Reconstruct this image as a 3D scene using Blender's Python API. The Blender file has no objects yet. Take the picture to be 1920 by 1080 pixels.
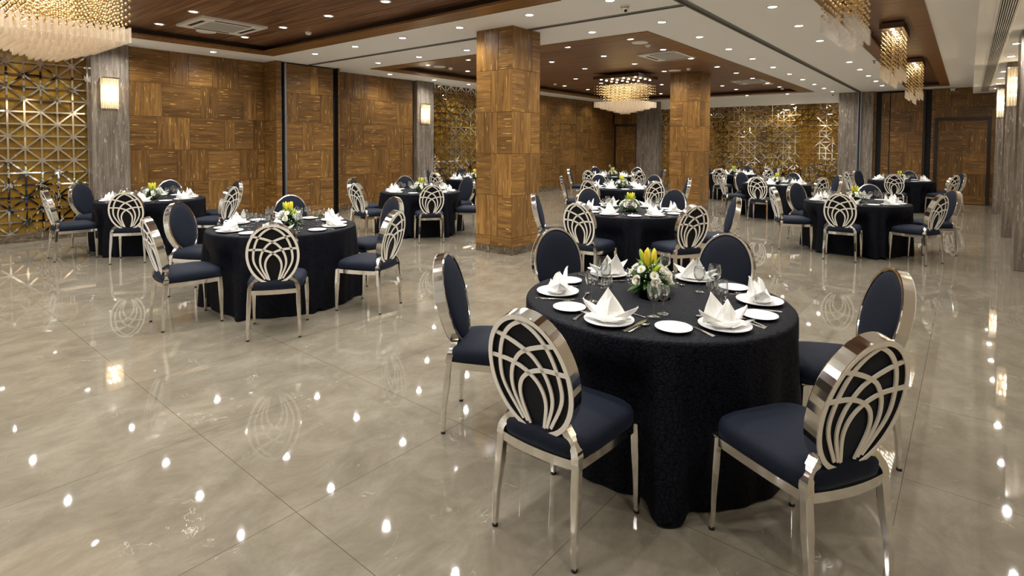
import bpy, bmesh, math, random
from mathutils import Vector, Matrix
S = bpy.context.scene
COL = S.collection
rnd = random.Random(7)
PI = math.pi

# ------------------------------------------------------------ camera, world, exposure
YAW, PITCH, ROLL, EYE = 0.687972822, 0.0340524646, -0.00612698552, 1.6
def cam_axes():
    f = Vector((math.cos(YAW), math.sin(YAW), 0)); r = Vector((math.sin(YAW), -math.cos(YAW), 0)); d = Vector((0, 0, -1))
    f2 = f * math.cos(PITCH) + d * math.sin(PITCH); d2 = d * math.cos(PITCH) - f * math.sin(PITCH)
    return r * math.cos(ROLL) + d2 * math.sin(ROLL), d2 * math.cos(ROLL) - r * math.sin(ROLL), f2
cr, cd, cf = cam_axes()
cam = bpy.data.cameras.new('camera'); camo = bpy.data.objects.new('camera', cam); COL.objects.link(camo)
camo.matrix_world = Matrix(((cr.x, -cd.x, -cf.x, 0), (cr.y, -cd.y, -cf.y, 0), (cr.z, -cd.z, -cf.z, EYE), (0, 0, 0, 1)))
cam.sensor_width = 36; cam.lens = 1040.958 / 1920 * 36; cam.shift_y = -(540 - 307.138) / 1920
cam.clip_start = 0.05; cam.clip_end = 100
S.camera = camo
W = bpy.data.worlds.new('world'); S.world = W; W.use_nodes = True
W.node_tree.nodes['Background'].inputs[0].default_value = (0.9, 0.85, 0.78, 1)
W.node_tree.nodes['Background'].inputs[1].default_value = 0.15
S.view_settings.view_transform = 'Standard'; S.view_settings.look = 'None'; S.view_settings.gamma = 1
S.view_settings.use_curve_mapping = False
S.view_settings.exposure = 1.72
S.cycles.transparent_max_bounces = 32
DOWN_W, BEAM = 24.0, 150      # watts and beam angle of a recessed downlight
LAMP_COL = (1.0, 0.985, 0.96)

# ------------------------------------------------------------ mesh helpers
class MB:
    def __init__(s): s.v = []; s.f = []; s.uv = {}; s.tint = {}; s.flat = set()
    def add(s, vs, fs, flat=False):
        b = len(s.v); s.v += [tuple(p) for p in vs]
        for f in fs:
            if flat: s.flat.add(len(s.f))
            s.f.append(tuple(i + b for i in f))
        return b
    def quad(s, a, b, c, d, uv=None, tint=None):
        i = len(s.v); s.v += [tuple(a), tuple(b), tuple(c), tuple(d)]; k = len(s.f); s.f.append((i, i + 1, i + 2, i + 3)); s.flat.add(k)
        if uv: s.uv[k] = uv
        if tint is not None: s.tint[k] = tint
    def box(s, a, b):
        x0, y0, z0 = (min(p, q) for p, q in zip(a, b)); x1, y1, z1 = (max(p, q) for p, q in zip(a, b))
        s.add([(x0, y0, z0), (x1, y0, z0), (x1, y1, z0), (x0, y1, z0), (x0, y0, z1), (x1, y0, z1), (x1, y1, z1), (x0, y1, z1)],
              [(0, 3, 2, 1), (4, 5, 6, 7), (0, 1, 5, 4), (1, 2, 6, 5), (2, 3, 7, 6), (3, 0, 4, 7)], True)
    def loft(s, rings, cap=True, closed=False):
        n = len(rings[0]); vs = [p for r in rings for p in r]; fs = []
        m = len(rings)
        for i in range(m if closed else m - 1):
            j = (i + 1) % m
            for k in range(n):
                fs.append((i * n + k, i * n + (k + 1) % n, j * n + (k + 1) % n, j * n + k))
        if cap and not closed:
            fs.append(tuple(range(n - 1, -1, -1))); fs.append(tuple((m - 1) * n + k for k in range(n)))
        s.add(vs, fs)
    def lathe(s, prof, n=24, c=(0, 0, 0), cap=False):
        rings = [[(c[0] + r * math.cos(2 * PI * k / n), c[1] + r * math.sin(2 * PI * k / n), c[2] + z) for k in range(n)] for r, z in prof]
        s.loft(rings, cap)
    def ball(s, c, r, n=8, m=5, sc=(1, 1, 1)):
        pr = [[(c[0] + sc[0] * r * math.sin(PI * i / m) * math.cos(2 * PI * k / n), c[1] + sc[1] * r * math.sin(PI * i / m) * math.sin(2 * PI * k / n),
                c[2] - sc[2] * r * math.cos(PI * i / m)) for k in range(n)] for i in range(1, m)]
        s.loft(pr, True)
    def mesh(s, name, mats, smooth=True):
        me = bpy.data.meshes.new(name); me.from_pydata(s.v, [], s.f)
        for m in (mats if isinstance(mats, (list, tuple)) else [mats]): me.materials.append(m)
        if s.uv:
            l = me.uv_layers.new(name='grain')
            for k, uv in s.uv.items():
                for li, q in zip(me.polygons[k].loop_indices, uv): l.data[li].uv = q
        if s.tint:
            t = me.color_attributes.new('tint', 'FLOAT_COLOR', 'CORNER')
            for k, q in s.tint.items():
                for li in me.polygons[k].loop_indices: t.data[li].color = (q, q, q, 1)
        me.polygons.foreach_set('use_smooth', [smooth and (i not in s.flat) for i in range(len(s.f))])
        me.validate(); me.update()
        return me
    def obj(s, name, mats, parent=None, smooth=True):
        return put(name, s.mesh(name, mats, smooth), parent)
def put(name, me, parent=None):
    o = bpy.data.objects.new(name, me); COL.objects.link(o)
    if parent: o.parent = parent
    return o
def tag(o, label=None, cat=None, group=None, kind=None):
    if label: o['label'] = label
    if cat: o['category'] = cat
    if group: o['group'] = group
    if kind: o['kind'] = kind
    return o
def empty(name, loc=(0, 0, 0), rz=0.0):
    o = bpy.data.objects.new(name, None); COL.objects.link(o); o.location = loc; o.rotation_euler = (0, 0, rz)
    o.empty_display_size = .1
    return o
def copy_tree(o, parent=None):
    c = o.copy(); COL.objects.link(c)
    if parent: c.parent = parent
    for ch in list(o.children): copy_tree(ch, c)
    return c
def rrect(cx, cy, z, hx, hy, r):
    pts = []
    for sx, sy, a0 in ((1, 1, 0), (-1, 1, 90), (-1, -1, 180), (1, -1, 270)):
        for a in (a0, a0 + 45, a0 + 90):
            t = math.radians(a); pts.append((cx + sx * (hx - r) + r * math.cos(t), cy + sy * (hy - r) + r * math.sin(t), z))
    return pts
def spline(P, n):
    P = [Vector(p) for p in P]; Q = [P[0] * 2 - P[1]] + P + [P[-1] * 2 - P[-2]]; out = []
    for i in range(len(P) - 1):
        a, b, c, d = Q[i:i + 4]
        for k in range(n):
            t = k / n
            out.append(.5 * (2 * b + (c - a) * t + (2 * a - 5 * b + 4 * c - d) * t * t + (3 * b - a - 3 * c + d) * t ** 3))
    out.append(P[-1]); return out

# ------------------------------------------------------------ materials
def srgb(r, g, b):
    f = lambda c: (c / 255 / 12.92) if c <= 10 else ((c / 255 + .055) / 1.055) ** 2.4
    return (f(r), f(g), f(b), 1)
class NT:
    def __init__(s, name):
        s.m = bpy.data.materials.new(name); s.m.use_nodes = True; s.t = s.m.node_tree; s.t.nodes.clear()
        s.out = s.n('ShaderNodeOutputMaterial')
    def n(s, ty, **kw):
        x = s.t.nodes.new(ty)
        for k, v in kw.items():
            if k.startswith('i_'):
                x.inputs[int(k[2:]) if k[2:].isdigit() else k[2:].replace('_', ' ')].default_value = v
            else: setattr(x, k, v)
        return x
    def l(s, a, b): s.t.links.new(a, b)
    def bsdf(s, col=(.8, .8, .8, 1), rough=.5, metal=0., **kw):
        b = s.n('ShaderNodeBsdfPrincipled'); b.inputs['Base Color'].default_value = col; b.inputs['Roughness'].default_value = rough
        b.inputs['Metallic'].default_value = metal
        for k, v in kw.items(): b.inputs[k.replace('_', ' ')].default_value = v
        s.l(b.outputs[0], s.out.inputs[0]); return b
    def ramp(s, fac, stops):
        r = s.n('ShaderNodeValToRGB'); e = r.color_ramp.elements
        while len(e) < len(stops): e.new(.5)
        for q, (p, c) in zip(e, stops): q.position = p; q.color = c
        s.l(fac, r.inputs[0]); return r.outputs[0]
    def coord(s, kind='Object', scale=(1, 1, 1), loc=(0, 0, 0)):
        c = s.n('ShaderNodeTexCoord'); m = s.n('ShaderNodeMapping'); m.inputs['Scale'].default_value = scale; m.inputs['Location'].default_value = loc
        s.l(c.outputs[kind], m.inputs[0]); return m.outputs[0]
    def noise(s, vec, scale=5, detail=4, rough=.55, dist=0):
        x = s.n('ShaderNodeTexNoise'); x.inputs['Scale'].default_value = scale; x.inputs['Detail'].default_value = detail
        x.inputs['Roughness'].default_value = rough; x.inputs['Distortion'].default_value = dist; s.l(vec, x.inputs['Vector']); return x.outputs[0]
    def mix(s, fac, a, b, mode='MIX'):
        x = s.n('ShaderNodeMix', data_type='RGBA', blend_type=mode)
        for q, i in ((fac, 0), (a, 6), (b, 7)):
            if hasattr(q, 'is_linked'): s.l(q, x.inputs[i])
            else: x.inputs[i].default_value = q
        return x.outputs[2]
    def math(s, op, a, b=0.):
        x = s.n('ShaderNodeMath', operation=op)
        for q, i in ((a, 0), (b, 1)):
            if hasattr(q, 'is_linked'): s.l(q, x.inputs[i])
            else: x.inputs[i].default_value = q
        return x.outputs[0]
    def bump(s, h, b, strength=.3, dist=.01):
        x = s.n('ShaderNodeBump'); x.inputs['Strength'].default_value = strength; x.inputs['Distance'].default_value = dist
        s.l(h, x.inputs['Height']); s.l(x.outputs[0], b.inputs['Normal'])
def plain(name, col, rough=.5, metal=0., **kw):
    t = NT(name); t.bsdf(col, rough, metal, **kw); return t.m
def emit(name, col, strength, light=False):
    t = NT(name); e = t.n('ShaderNodeEmission'); e.inputs[0].default_value = (*col[:3], 1); e.inputs[1].default_value = strength
    t.l(e.outputs[0], t.out.inputs[0])
    if not light: t.m.cycles.emission_sampling = 'NONE'
    return t.m

def m_wood():
    t = NT('walnut_panel'); uvn = t.n('ShaderNodeUVMap', uv_map='grain')
    def mp(sc):
        m = t.n('ShaderNodeMapping'); m.inputs['Scale'].default_value = sc; t.l(uvn.outputs[0], m.inputs[0]); return m.outputs[0]
    g = t.noise(mp((1.2, 16, 1)), 1.6, 6, .6, .6)
    band = t.noise(mp((.25, 5.5, 1)), 1.0, 2, .5)
    st = t.noise(mp((3.0, 38, 1)), 1.5, 1, .4)
    col = t.ramp(g, [(.28, srgb(80, 55, 27)), (.5, srgb(118, 85, 43)), (.75, srgb(148, 112, 62))])
    at = t.n('ShaderNodeAttribute', attribute_name='tint')
    bandc = t.ramp(band, [(.35, (.72, .7, .68, 1)), (.65, (1.08, 1.06, 1.0, 1))])
    col = t.mix(1.0, col, bandc, 'MULTIPLY'); col = t.mix(1.0, col, at.outputs['Color'], 'MULTIPLY')
    sap = t.ramp(st, [(.69, (0, 0, 0, 1)), (.72, (1, 1, 1, 1))])
    col = t.mix(sap, col, srgb(212, 170, 98))
    b = t.bsdf(rough=.34); t.l(col, b.inputs['Base Color']); b.inputs['Specular IOR Level'].default_value = .45
    return t.m
def m_stone(name, cols, sc=(14, 14, 1.0), rough=.22):
    t = NT(name); v = t.coord('Object', sc)
    a = t.noise(v, 1.4, 7, .68, .7); c = t.noise(t.coord('Object', (30, 30, 4)), 1.6, 3, .6)
    col = t.ramp(a, [(.3, cols[0]), (.5, cols[1]), (.68, cols[2])])
    sp = t.ramp(c, [(.62, (0, 0, 0, 1)), (.68, (1, 1, 1, 1))])
    col = t.mix(sp, col, cols[3])
    b = t.bsdf(rough=rough); t.l(col, b.inputs['Base Color']); return t.m
def m_floor():
    t = NT('polished_marble'); o = t.coord('Object')
    a = t.noise(t.coord('Object', (1, 1.4, 1)), 2.6, 10, .74, .4)
    col = t.ramp(a, [(.3, srgb(106, 98, 84)), (.5, srgb(121, 113, 98)), (.7, srgb(137, 129, 114))])
    w = t.noise(o, 1.7, 5, .6, 1.3); vein = t.math('ABSOLUTE', t.math('SUBTRACT', w, .5))
    vein = t.ramp(vein, [(0, (1, 1, 1, 1)), (.0032, (0, 0, 0, 1))])
    msk = t.ramp(t.noise(t.coord('Object', (1, 1, 1), (7, 3, 0)), 2.6, 3), [(.6, (0, 0, 0, 1)), (.7, (1, 1, 1, 1))])
    w2 = t.noise(t.coord('Object', (1, 1, 1), (3, 9, 0)), 5.5, 3, .5, 1.0); vein2 = t.ramp(t.math('ABSOLUTE', t.math('SUBTRACT', w2, .5)), [(0, (1, 1, 1, 1)), (.004, (0, 0, 0, 1))])
    msk2 = t.ramp(t.noise(t.coord('Object', (1, 1, 1), (1, 5, 0)), 4.5, 2), [(.63, (0, 0, 0, 1)), (.68, (1, 1, 1, 1))])
    col = t.mix(t.math('MULTIPLY', vein, msk), col, srgb(200, 193, 178)); col = t.mix(t.math('MULTIPLY', vein2, msk2), col, srgb(196, 188, 172))
    sep = t.n('ShaderNodeSeparateXYZ'); t.l(o, sep.inputs[0])
    def seam(c, off):
        x = t.math('FRACT', t.math('DIVIDE', t.math('SUBTRACT', c, off - 10.05), 1.005))
        x = t.math('MINIMUM', x, t.math('SUBTRACT', 1.0, x)); return t.math('LESS_THAN', x, .0014)
    s = t.math('MAXIMUM', seam(sep.outputs[0], 1.233), seam(sep.outputs[1], .205))
    col = t.mix(s, col, srgb(78, 68, 54))
    b = t.bsdf(rough=.07); t.l(col, b.inputs['Base Color']); b.inputs['IOR'].default_value = 1.6
    r = t.ramp(a, [(.3, (.018, .018, .018, 1)), (.7, (.038, .038, .038, 1))]); t.l(r, b.inputs['Roughness'])
    return t.m
def m_planks(name, c0, c1, c2):
    t = NT(name); g = t.noise(t.coord('Object', (20, .45, 8)), 1.5, 6, .66, .3)
    col = t.ramp(g, [(.38, c0), (.5, c1), (.62, c2)])
    sep = t.n('ShaderNodeSeparateXYZ'); t.l(t.coord('Object'), sep.inputs[0])
    x = t.math('FRACT', t.math('MULTIPLY', sep.outputs[0], 1 / .11)); col = t.mix(t.math('LESS_THAN', x, .06), col, tuple(q * .45 for q in c0[:3]) + (1,))
    b = t.bsdf(rough=.38); t.l(col, b.inputs['Base Color']); return t.m
def m_fabric(name, col, col2, sheen=.03, sc=420, bs=.25):
    t = NT(name); n = t.noise(t.coord('Object'), sc, 2, .7); c = t.ramp(n, [(.42, col), (.68, col2)])
    b = t.bsdf(rough=.7); b.inputs['Specular IOR Level'].default_value = .22; t.l(c, b.inputs['Base Color']); b.inputs['Sheen Weight'].default_value = sheen; b.inputs['Sheen Roughness'].default_value = .4
    b.inputs['Sheen Tint'].default_value = (.35, .5, .9, 1)
    t.bump(n, b, bs, .002); return t.m
def m_cloth():
    t = NT('crinkled_black_cloth'); v = t.n('ShaderNodeTexVoronoi', feature='DISTANCE_TO_EDGE'); v.inputs['Scale'].default_value = 42
    nz = t.n('ShaderNodeTexNoise'); nz.inputs['Scale'].default_value = 9; co = t.coord('Object'); t.l(co, nz.inputs[0])
    mx = t.mix(.035, co, nz.outputs['Color'], 'ADD'); t.l(mx, v.inputs['Vector'])
    h = t.ramp(v.outputs['Distance'], [(.02, (0, 0, 0, 1)), (.11, (1, 1, 1, 1))])
    col = t.mix(h, srgb(1, 1, 2), srgb(14, 16, 25)); b = t.bsdf(rough=.55); t.l(col, b.inputs['Base Color'])
    b.inputs['Specular IOR Level'].default_value = .1; b.inputs['Sheen Weight'].default_value = .0; b.inputs['Sheen Tint'].default_value = (.5, .6, .9, 1)
    t.bump(h, b, .6, .003); return t.m
def m_amber():
    t = NT('amber_mottled_glass'); a = t.noise(t.coord('Object'), 3.2, 8, .7, .4)
    col = t.ramp(a, [(.3, srgb(70, 44, 6)), (.46, srgb(122, 88, 16)), (.62, srgb(150, 114, 28)), (.78, srgb(96, 60, 8))])
    b = t.bsdf(rough=.3); t.l(col, b.inputs['Base Color']); return t.m
def m_glass(name, tint=(.97, .98, .98, 1), rough=.02, refl=1.0):
    t = NT(name); tr = t.n('ShaderNodeBsdfTransparent'); tr.inputs[0].default_value = tint
    gl = t.n('ShaderNodeBsdfGlossy'); gl.inputs['Roughness'].default_value = rough
    lw = t.n('ShaderNodeLayerWeight'); lw.inputs[0].default_value = .5
    f = t.math('MULTIPLY_ADD', t.math('POWER', lw.outputs['Facing'], 1.9), .85); f.node.inputs[2].default_value = .09; mx = t.n('ShaderNodeMixShader'); t.l(f, mx.inputs[0]); t.l(tr.outputs[0], mx.inputs[1]); t.l(gl.outputs[0], mx.inputs[2])
    t.l(mx.outputs[0], t.out.inputs[0]); return t.m
def m_crystal(name, col, alpha, glow=0.):
    t = NT(name); tr = t.n('ShaderNodeBsdfTransparent')
    b = t.n('ShaderNodeBsdfPrincipled'); b.inputs['Base Color'].default_value = col; b.inputs['Roughness'].default_value = .12
    b.inputs['Emission Color'].default_value = (1, .86, .62, 1); b.inputs['Emission Strength'].default_value = glow
    mx = t.n('ShaderNodeMixShader'); mx.inputs[0].default_value = alpha; t.l(tr.outputs[0], mx.inputs[1]); t.l(b.outputs[0], mx.inputs[2])
    t.l(mx.outputs[0], t.out.inputs[0]); t.m.cycles.emission_sampling = 'NONE'; return t.m

M = dict(
    wood=m_wood(), floor=m_floor(), cloth=m_cloth(), amber=m_amber(),
    stone=m_stone('brown_travertine', [srgb(84, 75, 66), srgb(116, 106, 95), srgb(146, 136, 123), srgb(180, 170, 154)]),
    skirt=m_stone('skirting_stone', [srgb(60, 48, 36), srgb(90, 78, 62), srgb(130, 116, 96), srgb(170, 158, 138)], (6, 6, 20)),
    white=plain('white_ceiling_paint', srgb(240, 238, 233), .8), gap=plain('dark_seam', srgb(22, 13, 7), .8), black=plain('black_slot', srgb(10, 9, 9), .6),
    darkframe=plain('dark_brown_frame', srgb(40, 27, 20), .35), alu=plain('brushed_aluminium', srgb(150, 152, 160), .32, .85),
    grey=plain('grey_track', srgb(120, 118, 108), .5), planks=m_planks('tray_planks', srgb(72, 46, 30), srgb(116, 80, 56), srgb(156, 116, 86)),
    border=m_planks('tray_border', srgb(100, 66, 30), srgb(128, 88, 44), srgb(148, 106, 58)),
    mirror=plain('mirror_strip', (.95, .95, .93, 1), .03, 1.), chrome=plain('polished_steel', srgb(238, 236, 232), .09, 1.),
    steel=plain('champagne_steel', srgb(248, 243, 232), .34, .15), navy=m_fabric('navy_fabric', srgb(7, 12, 23), srgb(19, 28, 47)),
    backcloth=m_fabric('black_back_fabric', srgb(11, 10, 10), srgb(20, 19, 19), .1), rubber=plain('black_rubber', srgb(14, 14, 14), .6),
    china=plain('white_china', srgb(240, 240, 240), .12), napkin=plain('white_linen', srgb(240, 238, 232), .75, Sheen_Weight=.2),
    cutlery=plain('cutlery_steel', srgb(215, 212, 206), .13, 1.), glass=m_glass('clear_glass'),
    leaf=plain('green_leaf', srgb(58, 100, 34), .5), leaf2=plain('light_green_leaf', srgb(120, 158, 52), .5),
    budg=plain('green_lily_bud', srgb(170, 190, 60), .45), budy=plain('yellow_lily_bud', srgb(226, 200, 50), .45),
    rose=plain('cream_rose_petal', srgb(250, 245, 230), .6), daisy=plain('white_petal', srgb(248, 248, 240), .6), core=plain('flower_centre', srgb(190, 190, 70), .7),
    bowl=plain('dark_bowl', srgb(26, 32, 26), .4), plastic=plain('white_plastic', srgb(232, 228, 220), .4), vent=plain('vent_black', srgb(22, 20, 20), .6),
    mesh=plain('grille_grey', srgb(172, 168, 160), .6), disc=emit('downlight_disc', (1, .97, .9), 14.0),
    bead=plain('gold_crystal_bead', srgb(214, 182, 128), .16, .6, Emission_Color=(1, .8, .45, 1), Emission_Strength=.0),
    rod=m_crystal('frosted_crystal_rod', srgb(222, 204, 178), .4, .02), rodclear=m_crystal('clear_crystal_rod', srgb(226, 220, 212), .3, .0),
    canopy=plain('walnut_canopy', srgb(84, 54, 34), .35), bulb=emit('lit_bulb', (1, .88, .66), 6.0), sconce=m_crystal('lit_crystal_rod', srgb(236, 220, 192), .38, .03),
    yellow=plain('yellow_sticker', srgb(220, 200, 40), .5))
M['bead'].cycles.emission_sampling = 'NONE'

# ------------------------------------------------------------ room shell
U0, U1, V0, V1, ZC, ZT = -6.5, 20.25, -0.8, 11.5, 3.30, 3.40
T1 = (-2.6, 5.41, 3.72, 10.45, .35); T2 = (7.67, 19.18, 3.72, 10.45, .35); T3 = (-2.6, 19.33, .44, 1.42, .2)
def struct(o, label=None): return tag(o, label, None, None, 'structure')
b = MB(); b.quad((U0, V0 - .3, 0), (U1 + .2, V0 - .3, 0), (U1 + .2, V1 + .4, 0), (U0, V1 + .4, 0)); struct(b.obj('floor', M['floor']), 'polished beige marble floor with thin dark tile seams')
# white ceiling sheet with the three openings
b = MB(); xs = sorted({U0, U1 + .3, T1[0], T1[1], T2[0], T2[1], T3[1]}); ys = sorted({V0 - .3, V1 + .4, T1[2], T1[3], T3[2], T3[3]})
for i in range(len(xs) - 1):
    for j in range(len(ys) - 1):
        cx, cy = (xs[i] + xs[i + 1]) / 2, (ys[j] + ys[j + 1]) / 2
        if any(t[0] < cx < t[1] and t[2] < cy < t[3] for t in (T1, T2, T3)): continue
        b.quad((xs[i], ys[j], ZC), (xs[i], ys[j + 1], ZC), (xs[i + 1], ys[j + 1], ZC), (xs[i + 1], ys[j], ZC))
ceil = struct(b.obj('ceiling', M['white']), 'white plaster ceiling between the wooden trays')
def tray(t, label):
    u0, u1, v0, v1, w = t
    e = struct(empty('ceiling_tray', ((u0 + u1) / 2, (v0 + v1) / 2, ZC)), label); e['category'] = 'ceiling'; off = Vector((-(u0 + u1) / 2, -(v0 + v1) / 2, -ZC))
    def P(mb, n, m):
        mb.v = [tuple(Vector(p) + off) for p in mb.v]; return mb.obj(n, m, e)
    b = MB(); z = ZC - .015; a = (u0 + w, v0 + w, u1 - w, v1 - w)
    for x0, y0, x1, y1 in ((u0, v0, u1, a[1]), (u0, a[3], u1, v1), (u0, a[1], a[0], a[3]), (a[2], a[1], u1, a[3])): b.box((x0, y0, z), (x1, y1, z + .03))
    P(b, 'border', M['border'])
    b = MB(); z0, z1 = ZC, ZT + .02
    for p, q in (((a[0] - .1, a[1] - .1), (a[2] + .1, a[1] - .1)), ((a[2] + .1, a[1] - .1), (a[2] + .1, a[3] + .1)), ((a[2] + .1, a[3] + .1), (a[0] - .1, a[3] + .1)), ((a[0] - .1, a[3] + .1), (a[0] - .1, a[1] - .1))):
        b.quad((*p, z0), (*q, z0), (*q, z1), (*p, z1))
    P(b, 'riser', M['darkframe'])
    b = MB(); b.box((a[0] - .12, a[1] - .12, ZT), (a[2] + .12, a[3] + .12, ZT + .03)); P(b, 'plank_ceiling', M['planks'])
tray(T1, 'raised wooden ceiling tray nearest the camera at upper left'); tray(T2, 'raised wooden ceiling tray round the far chandelier and rear pillar'); tray(T3, 'narrow raised wooden ceiling tray holding three small chandeliers')

ROWS = [3.3, 2.69, 2.08, 1.47, .86, .25, .12]
def autorow(L, k):
    out = [0.]; h = []; i = k % 2
    while out[-1] < L - .05:
        w = rnd.uniform(.52, .78) if i % 2 == 0 else rnd.uniform(.3, .5)
        if L - out[-1] - w < .22: w = L - out[-1]
        out.append(min(L, out[-1] + w)); h.append(i % 2 == 0); i += 1
    return out, h
def blocks(mb, P0, a, n, L, rows=ROWS, given=None, dark=1.0, seed=None):
    """blocks of veneer on a wall face: P0 bottom corner, a along, n towards the room"""
    P0 = Vector(P0); a = Vector(a); n = Vector(n); up = Vector((0, 0, 1)); flip = a.cross(up).dot(n) < 0
    if seed is not None: rnd.seed(seed)
    for k in range(len(rows) - 1):
        z1, z0 = rows[k], rows[k + 1]
        if z1 - z0 < .02: continue
        xs, hs = given[k] if given and k < len(given) else autorow(L, k)
        for i in range(len(xs) - 1):
            x0, x1 = xs[i] + .0025, xs[i + 1] - .0025; q0, q1 = z0 + .0025, z1 - .0025
            if x1 - x0 < .01: continue
            c = [P0 + a * x + up * z for x, z in ((x0, q0), (x1, q0), (x1, q1), (x0, q1))]
            ox, oy = rnd.uniform(0, 90), rnd.uniform(0, 90); w, h = x1 - x0, q1 - q0
            uv = [(ox, oy), (ox + w, oy), (ox + w, oy + h), (ox, oy + h)] if hs[i] else [(ox, oy), (ox, oy + w), (ox + h, oy + w), (ox + h, oy)]
            t = rnd.uniform(.78, 1.18) * dark
            back = [p - n * .008 for p in c]
            if flip: c, uv, back = [c[1], c[0], c[3], c[2]], [uv[1], uv[0], uv[3], uv[2]], [back[1], back[0], back[3], back[2]]
            mb.quad(*c, uv=uv, tint=t)
            for i0 in range(4):
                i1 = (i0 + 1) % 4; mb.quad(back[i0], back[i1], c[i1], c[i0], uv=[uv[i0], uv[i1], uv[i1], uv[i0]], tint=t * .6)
def cleat(mb, P0, a, n, L, z0=0., z1=3.3, d=.0075):
    P0 = Vector(P0) - Vector(n) * d; a = Vector(a); up = Vector((0, 0, 1))
    c = [P0 + up * z0, P0 + a * L + up * z0, P0 + a * L + up * z1, P0 + up * z1]
    if a.cross(up).dot(Vector(n)) < 0: c = [c[1], c[0], c[3], c[2]]
    mb.quad(*c)
def panelling(parent, P0, a, n, L, given=None, rows=ROWS, seed=1, dark=1.0, skirt=True, name='wood_panelling'):
    b = MB(); blocks(b, P0, a, n, L, rows, given, dark, seed); o = b.obj(name, M['wood'], parent)
    g = MB(); cleat(g, P0, a, n, L, rows[-1], rows[0]); g.obj('dark_backing', M['gap'], parent)
    if skirt:
        s = MB(); a_, n_ = Vector(a), Vector(n); p = Vector(P0) + n_ * .004; q = p + a_ * L - n_ * .03 + Vector((0, 0, .12)); s.box(p, q); s.obj('stone_skirting', M['skirt'], parent)
    return o
def rowset(L, rows):  # seams given as fractions 0..1 and grain letters
    return [([f * L for f in fr], [c == 'H' for c in g]) for fr, g in rows]
X, Y = (1, 0, 0), (0, 1, 0); NX, NY = (-1, 0, 0), (0, -1, 0)

wl = struct(empty('wall_left', (8, V1, 0)), 'left wall of walnut block panelling'); wl.location = (0, 0, 0)
R5 = lambda rows, L: rowset(L, rows)
panelling(wl, (3.29, V1, 0), X, NY, 2.46, R5([([0, .27, .405, .58, .785, 1], 'HVHVH'), ([0, .22, .49, .62, .82, .93, 1], 'VHVHVH'), ([0, .18, .41, .67, .75, .905, 1], 'HVHVHV'), ([0, .125, .315, .54, .79, .94, 1], 'VHVHVH'), ([0, .15, .43, .54, .69, .87, .94, 1], 'HVHVHVH')], 2.46), seed=11)
panelling(wl, (7.24, V1, 0), X, NY, 2.56, R5([([0, .17, .43, .57, .755, 1], 'HVHVH'), ([0, .245, .34, .52, .79, 1], 'VHVHV'), ([0, .07, .21, .39, .66, .885, 1], 'VHVHVH'), ([0, .19, .47, .7, .83, 1], 'VHVHV'), ([0, .31, .54, .63, .84, 1], 'HVHVH')], 2.56), seed=12)
# protruding box with the stacked partition leaf
panelling(wl, (5.75, 11.0, 0), Y, NX, .5, seed=13)
panelling(wl, (5.75, 11.0, 0), X, NY, .12, rowset(.12, [([0, 1], 'H')] * 6), seed=14, name='wood_edge')
panelling(wl, (7.2, 11.0, 0), X, NY, .045, rowset(.045, [([0, 1], 'H')] * 6), seed=15, name='wood_edge')
b = MB(); b.quad((7.245, 11.0, 0), (7.245, V1, 0), (7.245, V1, 3.3), (7.245, 11.0, 3.3)); b.quad((5.87, 11.12, 0), (7.2, 11.12, 0), (7.2, 11.12, 3.3), (5.87, 11.12, 3.3)); b.quad((5.87, 11, 0), (5.87, 11.12, 0), (5.87, 11.12, 3.3), (5.87, 11, 3.3)); b.quad((7.2, 11.12, 0), (7.2, 11, 0), (7.2, 11, 3.3), (7.2, 11.12, 3.3)); b.obj('dark_pocket', M['black'], wl)
V3 = 11.3
panelling(wl, (13.6, V3, 0), X, NY, 2.84, seed=16)
panelling(wl, (17.5, V3, 0), X, NY, 2.75, seed=17, skirt=False)
panelling(wl, (16.44, V3, 2.37), X, NY, 1.06, rowset(1.06, [([0, .3, .75, 1], 'VHV'), ([0, .5, 1], 'HV')]), [.93, .32, 0], seed=18, skirt=False)
b = MB(); b.quad((13.6, V3 - .001, 0), (13.6, V1 + .3, 0), (13.6, V1 + .3, 3.3), (13.6, V3 - .001, 3.3)); b.quad((U0, V1 + .35, 0), (14, V1 + .35, 0), (14, V1 + .35, 3.3), (U0, V1 + .35, 3.3)); b.obj('plain_backing', M['darkframe'], wl)
# sliding partition leaf parked in the box
pl = tag(empty('sliding_partition', (6.53, 11.05, 0)), 'parked sliding wall panel of walnut blocks with aluminium edge on the left wall', 'partition panel')
def local(mb, o):
    L = Vector(o.location); mb.v = [tuple(Vector(p) - L) for p in mb.v]; return mb
b = MB(); blocks(b, (5.99, 11.04, 0), X, NY, 1.11, [3.27, 2.66, 2.06, 1.45, .85, .25, .02], rowset(1.11, [([0, .49, .67, 1], 'HVH'), ([0, .25, .71, 1], 'VHV'), ([0, .32, .56, 1], 'HVH'), ([0, .25, .71, 1], 'VHV'), ([0, .48, .7, 1], 'HVH'), ([0, .4, 1], 'VH')]), 1.08, 19)
local(b, pl).obj('veneer_blocks', M['wood'], pl)
b = MB(); b.box((5.99, 11.047, .02), (7.1, 11.11, 3.27)); local(b, pl).obj('panel_core', M['gap'], pl)
b = MB(); b.box((5.945, 11.02, .01), (5.988, 11.1, 3.28)); local(b, pl).obj('aluminium_edge', M['alu'], pl)

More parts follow.
